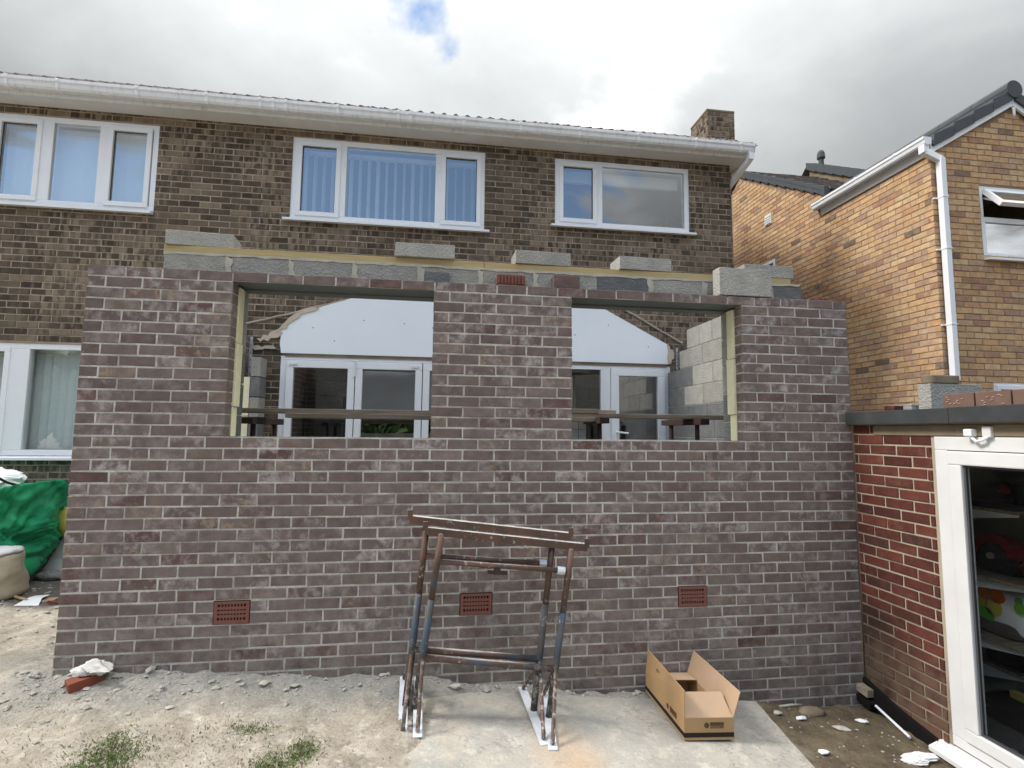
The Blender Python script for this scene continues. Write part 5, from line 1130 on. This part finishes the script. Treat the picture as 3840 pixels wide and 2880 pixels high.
# mud corner on the right: pipe, timber, scraps
MB().tube([(5.50, -.035, -.385), (5.415, -.47, -.415)], .009, 10).build('white_pipe', M['upvc'], None, label='thin white plastic pipe lying in the mud by the outbuilding', cat='pipe')
tb = empty('timber_offcut', (5.49, -.08, -.40), 'dark timber offcut wedged between new wall and outbuilding', 'timber')
MB().bar((5.475, .05, -.315), (5.475, -.10, -.325), .06, .055).build('timber_body', M['board_wood'], tb, bevel=.004); MB().bar((5.48, .05, -.385), (5.47, -.13, -.40), .07, .05).build('dark_packer', M['black'], tb, bevel=.006)
def scrap(x, y, sx, sy, rz, seed, lab, mat='paper_white'):
    r = random.Random(seed); n = 7; P = [(sx*r.uniform(.7, 1.1)*math.cos(2*math.pi*k/n), sy*r.uniform(.6, 1.1)*math.sin(2*math.pi*k/n), r.uniform(0, .012)) for k in range(n)]
    v = P+[(p[0], p[1], p[2]-.006) for p in P]+[(0, 0, .016)]; f = [(k, (k+1)%n, 2*n) for k in range(n)]+[(k, n+k, n+(k+1)%n, (k+1)%n) for k in range(n)]+[tuple(range(n, 2*n))[::-1]]
    o = MB().add(v, f).build('plaster_scrap', M[mat], None, loc=(0, 0, 0), label=lab, cat='scrap', group='white scraps in the mud'); o.location = (x, y, GZ(x, y)+.009); o.rotation_euler = (0, 0, rz)
scrap(4.82, -.225, .05, .03, .2, 1, 'white scrap in the mud nearest the slab edge'); scrap(5.02, -.345, .06, .03, -.5, 2, 'largest white scrap in the middle of the mud', 'mortar_lump'); scrap(4.69, -.60, .04, .03, .4, 3, 'small white scrap low in the mud beside the slab')
scrap(4.70, -.15, .04, .025, .1, 4, 'pale scrap against the slab back corner', 'mortar_lump'); scrap(5.24, -.27, .045, .02, -.6, 5, 'thin curled white scrap beside the white pipe'); scrap(4.88, -.03, .10, .012, .05, 6, 'long thin pale strip at the wall foot in the mud', 'mortar_lump')
sheetlump(5.27, -.68, GZ(5.27, -.68)+.012, .11, .035, .018, 31, M['paper_white'], 'plastic_wrap', label='crumpled clear plastic wrap in front of the outbuilding door', cat='plastic wrap')
lump(4.98, -.11, GZ(4.98, -.11)+.01, .10, .05, .03, 33, M['kerb_stone'], None, 'mud_clod', 14, 8, .4, label='rounded brown clod at the wall foot in the mud', cat='clod')
# concrete crust broken beside the left trestle feet
for i, (x, y, rx, ry, lab) in enumerate(((2.08, -.50, .10, .05, 'white mortar crust beside the left trestle feet'),)):
    lump(x, y, slabz(x)+.0, rx, ry, .016, 41+i, M['mortar_lump'], None, 'mortar_crust', 20, 8, .7, label=lab, cat='mortar')

# ================================================================== far trees behind the viewer (seen only in the door and window glass)
def tree_belt():
    r = random.Random(12); v = []; f = []
    for k in range(30):
        cx, cy, h, w = -30+k*2.2+r.uniform(-1, 1), -24+r.uniform(-4, 4), r.uniform(5., 8.5), r.uniform(1.8, 3.)
        if -4.8 < cx < 7: h = r.uniform(2.2, 3.2)
        for _ in range(1500):
            a, u = r.uniform(0, 6.28), r.random(); q = r.random()**.4; z = h*(.02+.98*u); rad = w*q*math.sqrt(max(.05, 1-(2*u-.9)**2)); x, y = cx+math.cos(a)*rad, cy+math.sin(a)*rad; s_ = r.uniform(.22, .5); b = len(v)
            n = Vector((r.gauss(0, 1), r.gauss(0, 1), r.gauss(0, 1))).normalized(); t = n.orthogonal().normalized(); bt = n.cross(t)
            for c in (t*s_, bt*s_*.7, -t*s_, -bt*s_*.7): v.append((x+c.x, y+c.y, z+c.z))
            f.append((b, b+1, b+2, b+3))
    me = bpy.data.meshes.new('tree_belt'); me.from_pydata(v, [], f); me.materials.append(M['leaf']); setp(link('tree_belt', me), kind='stuff', label='far belt of trees mirrored in the patio door glass')
tree_belt()
